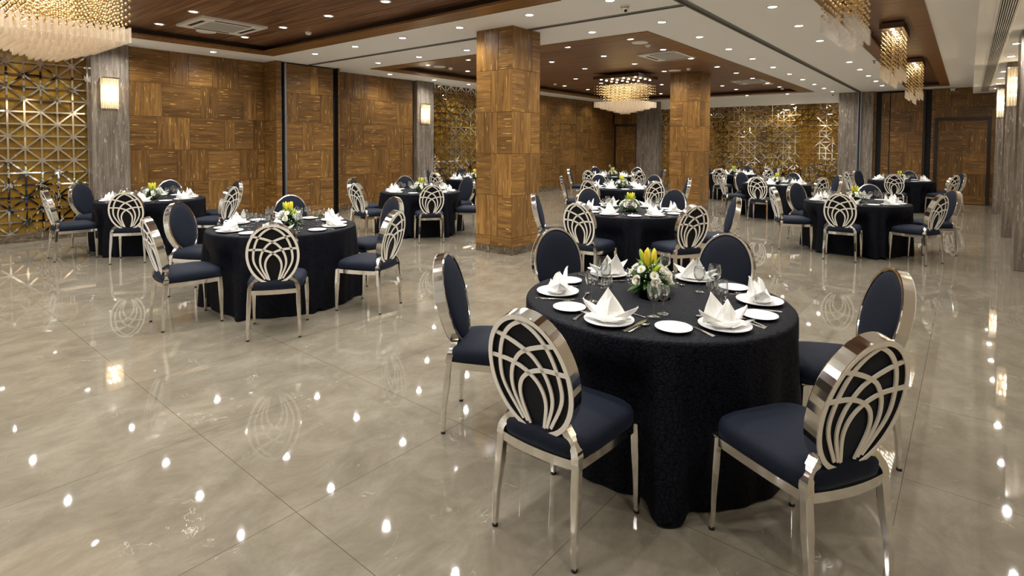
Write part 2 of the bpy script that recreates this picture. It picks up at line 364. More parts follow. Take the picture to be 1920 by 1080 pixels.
# far wall
wf = struct(empty('wall_far'), 'far wall of walnut block panelling')
UF = U1
panelling(wf, (UF, 9.9, 2.46), Y, NX, 1.4, rowset(1.4, [([0, .2, .5, .7, 1], 'VHVH'), ([0, .4, .7, 1], 'HVH')]), [.84, .35, 0], seed=21, skirt=False)
panelling(wf, (UF, 11.23, 0), Y, NX, .07, rowset(.07, [([0, 1], 'V')] * 6), seed=22, skirt=False, name='wood_edge')
panelling(wf, (UF, 2.21, 0), Y, NX, .06, rowset(.06, [([0, 1], 'H')] * 6), seed=23, skirt=False, name='wood_edge')
panelling(wf, (UF, .78, 0), Y, NX, .08, rowset(.08, [([0, 1], 'H')] * 6), seed=24, skirt=False, name='wood_edge')
panelling(wf, (UF, -.78, 0), Y, NX, .31, seed=25, dark=.92)
panelling(wf, (UF, -.47, 2.46), Y, NX, 1.25, rowset(1.25, [([0, .14, .43, .7, .9, 1], 'HVHVH'), ([0, .1, .55, 1], 'HHV')]), [.84, .3, 0], seed=26, skirt=False, dark=.92)
b = MB(); b.quad((UF + .1, V0 - .3, 0), (UF + .1, V1 + .4, 0), (UF + .1, V1 + .4, 3.3), (UF + .1, V0 - .3, 3.3)); b.obj('dark_backing', M['black'], wf)
b = MB(); b.box((UF - .04, 3.2, 3.01), (UF + .1, 9.2, 3.3)); struct(b.obj('bulkhead', M['white']), 'white bulkhead above the far lattice screen')
# dark framed folding panel between the slots
fp = tag(empty('sliding_partition', (UF, 1.56, 0)), 'sliding walnut panel between two black slots on the far right wall', 'partition panel')
b = MB(); blocks(b, (UF - .005, 1.05, 0), Y, NX, .8, [3.24, 2.66, 2.06, 1.45, .85, .25, .02], rowset(.8, [([0, .35, 1], 'HV'), ([0, .4, 1], 'VH'), ([0, .45, .7, 1], 'HVH'), ([0, .62, 1], 'VH'), ([0, .4, 1], 'HV'), ([0, .5, 1], 'VH')]), .95, 27)
blocks(b, (UF - .005, 1.875, 0), Y, NX, .2, [3.24, 2.66, 2.06, 1.45, .85, .25, .02], rowset(.2, [([0, 1], c) for c in 'VHVHVH']), .95, 28); local(b, fp).obj('veneer_blocks', M['wood'], fp)
b = MB(); b.box((UF, 1.05, .02), (UF + .05, 2.075, 3.24)); local(b, fp).obj('panel_core', M['gap'], fp)
b = MB(); b.box((UF - .02, 1.0, .01), (UF + .05, 1.045, 3.25)); local(b, fp).obj('dark_edge', M['darkframe'], fp)

def framed_door(name, v0, v1, zt, label, seed, w=.075):
    d = struct(empty(name, (UF, (v0 + v1) / 2, 0)), label)
    b = MB(); b.box((UF - .035, v0, 0), (UF + .05, v0 + w, zt)); b.box((UF - .035, v1 - w, 0), (UF + .05, v1, zt)); b.box((UF - .035, v0 + w, zt - w), (UF + .05, v1 - w, zt)); local(b, d).obj('door_frame', M['darkframe'], d)
    b = MB(); blocks(b, (UF + .01, v0 + w, 0), Y, NX, v1 - v0 - 2 * w, [zt - w, 2.06, 1.45, .85, .25, .01], None, .9, seed); cleat(b, (UF + .01, v0 + w, 0), Y, NX, v1 - v0 - 2 * w, .01, zt - w, .012); local(b, d).obj('door_leaf', M['wood'], d)
framed_door('door_1', 10.17, 11.23, 2.46, 'dark framed walnut door in the far left corner', 31)
framed_door('door_2', -.47, .78, 2.46, 'dark framed walnut door at the right end of the far wall', 32)
d3 = struct(empty('door_3', (16.97, V3, 0)), 'flush walnut door hidden in the left wall panelling')
b = MB(); blocks(b, (16.455, V3, 0), X, NY, 1.03, [2.36, 2.08, 1.47, .86, .25, .01], None, .97, 33); cleat(b, (16.455, V3, 0), X, NY, 1.03, .01, 2.36); local(b, d3).obj('door_leaf', M['wood'], d3)
b = MB(); b.box((16.4, V3 + .02, 0), (17.55, V3 + .05, 2.42)); local(b, d3).obj('door_jamb', M['gap'], d3)
b = MB(); b.box((16.5, V3 - .05, 1.2), (16.53, V3 - .035, 1.36)); b.box((16.505, V3 - .05, 1.21), (16.525, V3, 1.23)); b.box((16.505, V3 - .05, 1.33), (16.525, V3, 1.35)); local(b, d3).obj('door_handle', M['chrome'], d3)
# socket plate
b = MB(); b.box((19.97, V3 - .012, .72), (20.09, V3, .82)); tag(b.obj('socket_plate', M['plastic']), 'white wall socket plate beside the far left framed door', 'socket')

# right wall, back wall
b = MB(); b.quad((U0, V0, 0), (U1 + .2, V0, 0), (U1 + .2, V0, 3.3), (U0, V0, 3.3)); struct(b.obj('wall_right', plain('beige_paint', srgb(168, 152, 128), .7)))
b = MB(); b.quad((U0, V0 - .3, 0), (U0, V1 + .4, 0), (U0, V1 + .4, 3.3), (U0, V0 - .3, 3.3)); struct(b.obj('wall_back', M['white']))
b = MB(); b.box((U0, V0 - .2, 3.12), (UF, -.048, 3.3)); struct(b.obj('soffit', M['white']), 'lowered white soffit along the right wall')

# stone pilasters and wood pillars
def pilaster(a, c, label, name='stone_pilaster'):
    b = MB(); x0, y0, z0 = a; x1, y1, z1 = c; cx, cy = (x0 + x1) / 2, (y0 + y1) / 2
    b.box((x0 - cx, y0 - cy, 0), (x1 - cx, y1 - cy, z1)); o = b.obj(name, M['stone']); o.location = (cx, cy, 0)
    bm = bmesh.new(); bm.from_mesh(o.data); bmesh.ops.bevel(bm, geom=bm.edges[:], offset=.006, segments=1, affect='EDGES'); bm.to_mesh(o.data); bm.free()
    return tag(o, label, 'pilaster', 'stone pilasters', 'structure')
pilaster((2.74, 11.42, 0), (3.29, 11.84, 3.3), 'grey travertine pilaster with a lit sconce beside the left lattice screen')
pilaster((9.85, 11.38, 0), (10.45, 11.84, 3.3), 'grey travertine pilaster with a lit sconce beyond the sliding partition')
pilaster((20.12, 9.2, 0), (20.34, 10.17, 3.3), 'grey travertine pilaster between the far corner door and the far lattice')
pilaster((20.12, 2.27, 0), (20.34, 3.2, 3.3), 'grey travertine pilaster with an aluminium jamb right of the far lattice')
pilaster((9.73, -.98, 0), (10.3, -.49, 3.12), 'brown stone pilaster nearest the camera at the right edge')
pilaster((13.28, -.98, 0), (13.85, -.49, 3.12), 'brown stone pilaster with a lit sconce, second along the right wall')
pilaster((17.9, -.98, 0), (18.45, -.49, 3.12), 'brown stone pilaster with a lit sconce, farthest along the right wall')
def pillar(u0, v0, wu, wv, zt, label, seed):
    e = tag(empty('pillar', (u0 + wu / 2, v0 + wv / 2, 0)), label, 'pillar', 'walnut clad pillars', 'structure')
    A = [([0, .62, 1], 'VH'), ([0, .42, 1], 'HV'), ([0, .6, 1], 'VH'), ([0, .42, 1], 'HV'), ([0, .62, 1], 'VH'), ([0, .42, 1], 'HH')]
    B = [([0, .7, 1], 'VH'), ([0, .45, 1], 'HV'), ([0, .68, 1], 'VH'), ([0, .46, 1], 'HV'), ([0, .7, 1], 'VH'), ([0, .7, 1], 'HH')]
    rows = [zt, 2.69, 2.08, 1.47, .86, .25, .11]; b = MB()
    blocks(b, (u0, v0 + wv, 0), NY, NX, wv, rows, rowset(wv, A), 1.32, seed); blocks(b, (u0, v0, 0), X, NY, wu, rows, rowset(wu, B), 1.32, seed + 1)
    blocks(b, (u0 + wu, v0, 0), Y, X, wv, rows, rowset(wv, A), 1.32, seed + 2); blocks(b, (u0 + wu, v0 + wv, 0), NX, Y, wu, rows, rowset(wu, B), 1.32, seed + 3)
    local(b, e).obj('wood_cladding', M['wood'], e)
    b = MB(); b.box((u0 + .006, v0 + .006, .1), (u0 + wu - .006, v0 + wv - .006, zt)); local(b, e).obj('dark_core', M['gap'], e)
    b = MB(); b.box((u0 + .001, v0 + .001, 0), (u0 + wu - .001, v0 + wv - .001, .11)); local(b, e).obj('stone_skirting', M['skirt'], e)
pillar(6.14, 5.05, .66, .7, 3.3, 'large walnut clad pillar in the middle of the hall', 41)
pillar(13.3, 5.05, .68, .76, 3.4, 'walnut clad pillar farther back, right of the far chandelier', 45)

# lattice screens
def lattice(P0, a, n, L, z0, z1, cw, ch, label, hue=0, jamb=None):
    e = tag(empty('lattice_screen', P0), label, 'lattice screen'); a = Vector(a); n = Vector(n); up = Vector((0, 0, 1)); flip = a.cross(up).dot(n) < 0
    def Q(mb, pts):
        pts = [tuple(p) for p in pts]; mb.quad(*(pts[::-1] if flip else pts))
    b = MB(); Q(b, [up * z0 - n * .03, a * L + up * z0 - n * .03, a * L + up * z1 - n * .03, up * z1 - n * .03]); b.obj('amber_glass', M['amber'], e)
    nx, nz = round(L / cw), round((z1 - z0) / ch); dx, dz = L / nx, (z1 - z0) / nz; b = MB(); r = random.Random(hue)
    def strip(x0, y0, x1, y1, w):
        dx_, dy_ = x1 - x0, y1 - y0; l = math.hypot(dx_, dy_); px_, py_ = -dy_ / l * w / 2, dx_ / l * w / 2; tx, tz = r.gauss(0, .009), r.gauss(0, .009)
        c = [(x0 + px_, y0 + py_), (x0 - px_, y0 - py_), (x1 - px_, y1 - py_), (x1 + px_, y1 + py_)]
        mx_, my_ = (x0 + x1) / 2, (y0 + y1) / 2
        f = [a * x + up * y + n * (.0 + (x - mx_) * tx + (y - my_) * tz) for x, y in c]; k = [p - n * .012 for p in f]
        if (Vector(f[1]) - f[0]).cross(Vector(f[2]) - f[0]).dot(n) < 0: f, k = f[::-1], k[::-1]
        b.quad(*f)
        for i in range(4): j = (i + 1) % 4; b.quad(f[i], k[i], k[j], f[j])
    w = cw * .125
    for i in range(nx + 1):
        for j in range(nz):
            if i <= nx: strip(i * dx, z0 + j * dz, i * dx, z0 + (j + 1) * dz, w)
    for j in range(nz + 1):
        for i in range(nx): strip(i * dx, z0 + j * dz, (i + 1) * dx, z0 + j * dz, w)
    for i in range(nx):
        for j in range(nz):
            if (i + j) % 2 == 0: strip(i * dx, z0 + j * dz, (i + 1) * dx, z0 + (j + 1) * dz, w)
            else: strip((i + 1) * dx, z0 + j * dz, i * dx, z0 + (j + 1) * dz, w)
    for i in range(nx + 1):
        for j in range(nz + 1):
            s = w * 1.05; x, y = i * dx, z0 + j * dz
            f = [a * (x + p) + up * (y + q) + n * .0015 for p, q in ((s, 0), (0, s), (-s, 0), (0, -s))]
            if (Vector(f[1]) - f[0]).cross(Vector(f[2]) - f[0]).dot(n) < 0: f = f[::-1]
            b.quad(*f)
    b.obj('mirror_lattice', M['mirror'], e)
    b = MB(); p, q = n * .02, a * L - n * .03 + up * z0; b.box(p, q); b.obj('stone_plinth', M['skirt'], e)
lattice((-1.6, 11.63, 0), X, NY, 4.34, .13, 3.06, .207, .2, 'amber and mirror star lattice screen at the far left edge', 1)
lattice((10.47, 11.58, 0), X, NY, 3.1, .13, 3.29, .207, .2, 'amber and mirror star lattice screen beyond the second sconce', 2)
lattice((20.3, 3.2, 0), Y, NX, 6.0, .13, 3.01, .181, .18, 'wide amber and mirror star lattice screen on the far wall', 3)
b = MB(); b.box((U0, 11.5, 3.06), (2.75, 11.85, 3.3)); struct(b.obj('bulkhead', M['white']), 'white bulkhead above the left lattice screen')

# partition tracks
def track(a, c, label, along):
    e = tag(empty('ceiling_track', (*[(p + q) / 2 for p, q in zip(a, c)], ZC)), label, 'track'); (x0, y0), (x1, y1) = a, c
    f = MB(); s = MB(); w = .055
    if along == 'u': f.box((x0, y0 - w, ZC - .012), (x1, y0 + w, ZC + .01)); s.box((x0, y0 - .018, ZC - .014), (x1, y0 + .018, ZC - .008)); f.box((x0, y0 + .022, ZC - .02), (x1, y0 + .032, ZC)); f.box((x0, y0 - .032, ZC - .02), (x1, y0 - .022, ZC))
    else: f.box((x0 - w * .8, y0, ZC - .012), (x0 + w * .8, y1, ZC + .01)); s.box((x0 - .02, y0, ZC - .014), (x0 + .02, y1, ZC - .008))
    local(f, e).obj('track_rail', M['grey'], e); local(s, e).obj('track_slot', M['black'], e)
track((6.515, 2.7), (6.515, 11.0), 'dark ceiling track running across the hall behind the front pillar', 'v')
track((-6, 2.64), (20.12, 2.64), 'long dark double ceiling track running to the far wall', 'u')
e = tag(empty('partition_jamb', (20.11, 2.635, 0)), 'slim aluminium jamb on the far travertine pilaster below the ceiling track', 'jamb', None, 'structure')
b = MB(); b.box((-.03, -.055, 0), (.01, -.02, 3.29)); b.box((-.03, .02, 0), (.01, .055, 3.29)); b.obj('aluminium_post', M['alu'], e); b = MB(); b.box((-.01, -.02, 0), (.01, .02, 3.29)); b.obj('dark_gap', M['black'], e)

# ------------------------------------------------------------ ceiling fixtures
TR = MB(); TR.lathe([(.074, 0), (.072, -.006), (.056, -.008), (.048, -.002)], 24); TR_ME = TR.mesh('downlight_trim', M['plastic'])
LE = MB(); LE.lathe([(.05, -.003), (.03, -.004), (.001, -.004)], 24); LE_ME = LE.mesh('downlight_lens', M['disc'])
def lamp(loc, w=None):
    l = bpy.data.lights.new('downlight_lamp', 'SPOT'); l.energy = DOWN_W if w is None else w; l.color = LAMP_COL; l.spot_size = math.radians(BEAM); l.spot_blend = 1.0; l.shadow_soft_size = .03
    o = bpy.data.objects.new('downlight_lamp', l); COL.objects.link(o); o.location = loc; return o
ORD = ['first', 'second', 'third', 'fourth', 'fifth', 'sixth', 'seventh', 'eighth', 'ninth', 'tenth', 'eleventh']
def downlight(u, v, z, label, group):
    o = tag(put('downlight', TR_ME), label, 'downlight', group); o.location = (u, v, z)
    put('lit_lens', LE_ME, o); l = lamp((0, 0, -.02)); l.parent = o
C27 = [4.46, 5.73, 7.01, 8.26, 9.53]
lab = {4.46: 'right edge', 5.73: 'second from right', 7.01: 'middle', 8.26: 'second from left', 9.53: 'left edge'}
for i, u in enumerate([8.55, 9.86, 11.2, 12.74, 14.08, 15.42, 16.83, 18.12]):
    for v in C27:
        if i in (3, 4) and v in (5.73, 7.01): 
            if not (i == 3 and v == 5.73): continue
        if abs(u - 14.08) < .1 and v == 5.73: continue
        if (i, v) in ((7, 9.53), (6, 9.53), (6, 7.01), (6, 8.26), (5, 8.26), (5, 5.73), (7, 7.01), (2, 9.53), (3, 9.53), (2, 8.26), (1, 8.26)): lamp((u, v, ZT - .03)); continue
        downlight(u, v, ZT, f'round downlight in the rear wooden tray, {ORD[i]} row from the front, {lab[v]} column', 'downlights in the rear tray')
for u in (-5.2, -3.9): 
    for v in (-.2, 1.9, 3.3, 4.46, 5.73, 7.01, 8.26, 9.53): lamp((u, v, ZC - .03))  # unseen lamps without fixtures, added behind the camera as horizontal fill light
for u in (-1.9, -.7, .6, 1.93, 3.15, 4.44):
    for v in C27:
        vis = (u, v) in ((3.15, 9.53), (4.44, 9.53), (3.15, 8.26), (4.44, 8.26), (4.44, 7.01), (4.44, 5.73))
        if vis: downlight(u, v, ZT, f'round downlight in the front wooden tray, {"last" if u > 4 else "second last"} row, {lab[v]} column', 'downlights in the front tray')
        elif not (5.9 < v < 7.6 and .6 < u < 2): lamp((u, v, ZT - .03))
for k, v in enumerate([9.6, 8.32, 7.04, 5.76, 4.48, 3.29]): downlight(5.79, v, ZC, f'round white-ceiling downlight before the cross track, {ORD[k]} from the left wall', 'downlights along the cross track')
for k, v in enumerate([9.6, 8.31, 7.02, 4.41, 3.3]): downlight(7.24, v, ZC, f'round white-ceiling downlight beyond the cross track, {ORD[k]} from the left wall', 'downlights along the cross track')
for k, u in enumerate([4.5, 8.6, 10.05, 11.35]): downlight(u, 10.93, ZC, f'round downlight close to the left wall, {ORD[k]} away from us', 'downlights along the left wall')
lamp((6.6, 10.4, ZC - .03), 12)
for u in (3.1, 1.8, .5): lamp((u, 10.93, ZC - .03))
for u in (12.7, 14.0, 15.4, 16.8, 18.2): lamp((u, 10.8, ZC - .03), 9)
for k, u in enumerate([8.58, 9.95, 11.32, 12.8, 14.22, 15.55, 16.94, 18.23, 19.48]): downlight(u, 3.285, ZC, f'round downlight left of the long track, {ORD[k]} going away', 'downlights left of the long track')
for k, u in enumerate([7.27, 8.63, 10.05, 12.91, 14.3, 15.66, 17.03, 18.36]): downlight(u, 1.89, ZC, f'round downlight right of the long track, {ORD[k]} going away', 'downlights right of the long track')
for u in (11.5,): lamp((u, 1.89, ZC - .03))
for u in (4.5, 3.1, 1.7, .3, -1.2, -2.6): lamp((u, 3.29, ZC - .03)); lamp((u, 1.89, ZC - .03))
lamp((5.9, 1.89, ZC - .03))
for k, u in enumerate([10.94, 12.41, 14.8, 16.15, 17.51, 18.86]): downlight(u, -.505, 3.12, f'round downlight in the right soffit beside the slatted vent, {ORD[k]} going away', 'downlights in the right soffit')
for u in (9.5, 8.1, 6.7, 5.3, 3.9, 2.5, 1.1): lamp((u, -.505, 3.09))
for k, (u, v) in enumerate([(19.52, 4.57), (19.37, 5.78), (17.1, 8.59)][:2]): downlight(u, v, ZC, ['round downlight before the far bulkhead, right one', 'round downlight before the far bulkhead, left one'][k], 'downlights before the far bulkhead')

def cassette(cx, cy, label):
    e = tag(empty('air_conditioner', (cx, cy, ZT)), label, 'air conditioner', 'ceiling air conditioners'); h = .475
    b = MB(); b.box((-h, -h, -.03), (h, h, 0)); b.obj('cover_panel', M['plastic'], e)
    b = MB(); b.box((-.27, -.27, -.036), (.27, .27, -.02)); b.obj('intake_grille', M['mesh'], e)
    for k in range(4):
        b = MB(); b.box((-.26, .345, -.033), (.26, .40, -.02)); o = b.obj('outlet_slot', M['vent'], e); o.rotation_euler = (0, 0, k * PI / 2)
cassette(3.79, 8.87, 'white square ceiling cassette air conditioner in the front wooden tray')
cassette(10.53, 4.62, 'white square ceiling cassette air conditioner beside the rear pillar')
cassette(16.1, 4.62, 'white square ceiling cassette air conditioner near the far right of the rear tray')
SPK = MB(); SPK.lathe([(.145, 0), (.14, -.012), (.12, -.014), (.001, -.014)], 28); SPKM = SPK.mesh('ceiling_speaker', M['plastic'])
for (u, v), l in zip([(3.83, 9.55), (8.9, 9.52), (8.93, 4.47), (12.75, 5.47), (17.05, 4.5)], ['under the front air conditioner', 'at the left front of the rear tray', 'near the right front corner of the rear tray', 'against the top of the rear pillar', 'beside the farthest air conditioner']):
    o = tag(put('ceiling_speaker', SPKM), 'flat white round ceiling speaker ' + l, 'speaker', 'ceiling speakers'); o.location = (u, v, ZT)
SMK = MB(); SMK.lathe([(.05, 0), (.05, -.02), (.045, -.022), (.035, -.045), (.001, -.048)], 20); SMKM = SMK.mesh('smoke_detector', M['plastic'])
SM2 = MB(); SM2.lathe([(.036, -.024), (.036, -.03), (.03, -.032)], 20); SM2M = SM2.mesh('sensor_ring', M['grey'])
for (u, v), l in zip([(4.88, 8.28), (9.2, 9.45), (9.2, 4.45), (13.4, 9.4), (12.6, 5.07), (18.6, 4.5)], ['behind the front air conditioner', 'beside the left speaker of the rear tray', 'beside the right speaker of the rear tray', 'deep in the left of the rear tray', 'just above the rear pillar', 'at the far right corner of the rear tray']):
    o = tag(put('smoke_detector', SMKM), 'small white smoke detector ' + l, 'smoke detector', 'smoke detectors'); o.location = (u, v, ZT); put('sensor_ring', SM2M, o)
def cctv(u, v, z, aim, label):
    e = tag(empty('security_camera', (u, v, z), aim), label, 'security camera', 'dome cameras')
    b = MB(); b.lathe([(.06, 0), (.06, -.018), (.05, -.022)], 20); b.obj('mount', M['plastic'], e); b = MB(); b.ball((0, 0, -.045), .045, 14, 8); b.obj('dome', M['plastic'], e)
    b = MB(); b.ball((.03, 0, -.068), .02, 10, 6); b.obj('lens', M['rubber'], e)
cctv(6.12, 3.27, ZC, -2.4, 'white dome security camera beside the cross track above the nearest tables')
cctv(20.1, .39, 3.27, 3.1, 'white dome security camera above the framed far right door'); cctv(20.0, 3.35, ZC, 3.1, 'white dome security camera at the far end of the long track')
e = tag(empty('sprinkler', (13.0, 1.48, ZC)), 'small ceiling sprinkler left of the middle small chandelier', 'sprinkler')
b = MB(); b.lathe([(.045, 0), (.04, -.006), (.012, -.01), (.012, -.045), (.02, -.05), (.02, -.055)], 14, cap=True); b.obj('sprinkler_head', M['grey'], e)
v = tag(empty('air_vent', (13, -.29, 3.12)), 'long slatted linear air vent in the right soffit', 'vent')
b = MB(); b.box((-7, -.078, -.004), (6.7, .078, .01)); b.obj('vent_backing', M['black'], v); b = MB(); b.box((-7, -.1, -.012), (6.7, -.076, .0)); b.box((-7, .076, -.012), (6.7, .1, .0)); b.box((6.7, -.1, -.012), (6.72, .1, 0)); b.obj('vent_frame', M['plastic'], v)
for k in range(8):
    b = MB(); y = -.068 + k * .0194; b.box((-7, y - .0035, -.014), (6.7, y + .0035, -.002)); b.obj('vent_slat', M['plastic'], v)

# chandeliers: canopy, bulbs, bead strands, crystal rods stepping down towards the middle
def chandelier(cx, cy, lu, lv, label, sp, zb, tiers, rodlen, beadz, clear=False, canopy_z=(3.25, 3.33), group=None, indiv=False, watts=5, rr=.0125):
    e = tag(empty('chandelier', (cx, cy, ZT)), label, 'chandelier', group); O = -ZT
    b = MB(); b.box((-lu / 2, -lv / 2, canopy_z[0] + O), (lu / 2, lv / 2, canopy_z[1] + O)); b.obj('canopy', M['canopy'], e)
    b = MB()
    for sx in (-.35, .35):
        for sy in (-.35, .35): b.box((sx * lu - .004, sy * lv - .004, canopy_z[1] + O), (sx * lu + .004, sy * lv + .004, 0))
    b.obj('suspension_rods', M['chrome'], e)
    nu, nv = max(3, round(lu / sp)), max(3, round(lv / sp)); beads = MB(); rods = {}; r = random.Random(3)
    for i in range(nu):
        for j in range(nv):
            x, y = -lu / 2 + (i + .5) * lu / nu, -lv / 2 + (j + .5) * lv / nv; ring = min(i, j, nu - 1 - i, nv - 1 - j)
            tier = min(len(tiers) - 1, ring if nu < 8 else ring // 2); zt = tiers[tier]
            z = beadz[0] - r.uniform(0, .02); stop = max(beadz[1], zt) if ring > 0 or not beadz[2] else beadz[1]
            if ring > 1: stop = zt + .02
            if nu > 8 and (i + j) % 2: stop = 9
            while z > stop:
                q = .0135; beads.add([(x + q, y, z + O), (x, y + q, z + O), (x - q, y, z + O), (x, y - q, z + O), (x, y, z + q * 1.3 + O), (x, y, z - q * 1.3 + O)], [(0, 1, 4), (1, 2, 4), (2, 3, 4), (3, 0, 4), (1, 0, 5), (2, 1, 5), (3, 2, 5), (0, 3, 5)]); z -= .066
            rb = MB() if (indiv and ring == 0) else rods.setdefault(tier, MB())
            jit = r.uniform(-.0012, .0012); rb.lathe([(rr, zt + O + jit), (rr, zt - rodlen + O + jit)], 6, (x, y, 0), cap=True)
            if indiv and ring == 0: rb.obj('crystal_rod', M['rodclear'] if clear else M['rod'], e, False)
    tag(beads.obj('bead_strands', M['bead'], e, False), kind='stuff')
    for t in sorted(rods): tag(rods[t].obj('crystal_rod_tier', M['rodclear'] if clear else M['rod'], e, False), kind='stuff')
    nb = max(2, round(lu / .3)), max(1, round(lv / .3)); 
    for i in range(nb[0]):
        for j in range(nb[1]):
            x, y = -lu / 2 + (i + .5) * lu / nb[0], -lv / 2 + (j + .5) * lv / nb[1]
            b = MB(); b.lathe([(.028, canopy_z[0] + O), (.026, canopy_z[0] - .012 + O), (.001, canopy_z[0] - .014 + O)], 12, (x, y, 0)); b.obj('bulb', M['bulb'], e)
    l = bpy.data.lights.new('chandelier_lamp', 'AREA'); l.shape = 'RECTANGLE'; l.size = lu * .85; l.size_y = lv * .85; l.energy = watts; l.color = (1, .93, .82)
    lo = bpy.data.objects.new('chandelier_lamp', l); COL.objects.link(lo); lo.parent = e; lo.location = (0, 0, canopy_z[0] - .03 + O)
    return e
chandelier(1.295, 6.785, 1.05, 1.25, 'large square bead and crystal rod chandelier at the upper left corner', .05, 2.55, [2.69, 2.65, 2.61, 2.57, 2.53], .14, (3.08, 2.72, True), group='large chandeliers')
chandelier(12.62, 6.7, 1.05, 1.25, 'large square bead and crystal rod chandelier left of the rear pillar', .06, 2.55, [2.69, 2.65, 2.61, 2.57, 2.53], .14, (3.1, 2.86, True), group='large chandeliers')
for u, l, cl in ((5.98, 'nearest', True), (10.13, 'middle', False), (14.25, 'farthest', False)):
    chandelier(u, .9, 1.06, .29, f'small oblong bead and crystal rod chandelier, {l} of three in the narrow tray', .058, 2.6, [2.75, 2.66, 2.57], .15, (3.27, 2.72, True), cl, (3.3, 3.38), 'small chandeliers', True, 2.2, .014)

# wall sconces
def sconce(loc, rz, w, h, label, watts):
    e = tag(empty('wall_sconce', loc, rz), label, 'wall light', 'crystal wall sconces')   # local -Y points to the room
    b = MB(); b.box((-w / 2 - .01, -.02, -h / 2), (w / 2 + .01, 0, h / 2 + .02)); b.obj('backplate', M['chrome'], e)
    b = MB(); b.box((-w / 2 - .008, -.115, h / 2), (w / 2 + .008, 0, h / 2 + .02)); b.obj('top_plate', M['chrome'], e)
    n = max(5, round(w / .034))
    pts = [(-w / 2 + (k + .5) * w / n, -.1) for k in range(n)] + [(-w / 2, -.055), (w / 2, -.055)]
    for tier, (z0, z1) in enumerate(((h / 2, 0), (.0, -h / 2))):
        for x, y in pts:
            b = MB(); b.lathe([(.013, z0 - .004), (.013, z1 + .004 - (.02 if tier else 0))], 6, (x, y, 0), cap=True); b.obj('crystal_rod', M['sconce'], e, False)
    for z in (h * .22, -h * .22):
        b = MB()
        for k in (-1, 0, 1): b.ball((k * w * .28, -.055, z), .022, 10, 6)
        b.obj('bulb_row', M['bulb'], e)
    l = bpy.data.lights.new('sconce_lamp', 'POINT'); l.energy = watts; l.color = (1, .84, .6); l.shadow_soft_size = .03
    o = bpy.data.objects.new('sconce_lamp', l); COL.objects.link(o); o.parent = e; o.location = (0, -.055, 0)
sconce((2.99, 11.42, 2.44), 0, .23, .5, 'lit crystal rod wall sconce on the pilaster by the left lattice', 1.6)
sconce((10.1, 11.38, 2.42), 0, .25, .5, 'lit crystal rod wall sconce on the pilaster beyond the sliding partition', 1.6)
sconce((13.28, -.62, 2.68), -PI / 2, .22, .65, 'lit crystal rod wall sconce, nearer one along the right wall', 1.6)
sconce((17.9, -.62, 2.68), -PI / 2, .22, .65, 'lit crystal rod wall sconce, farther one along the right wall', 1.6)
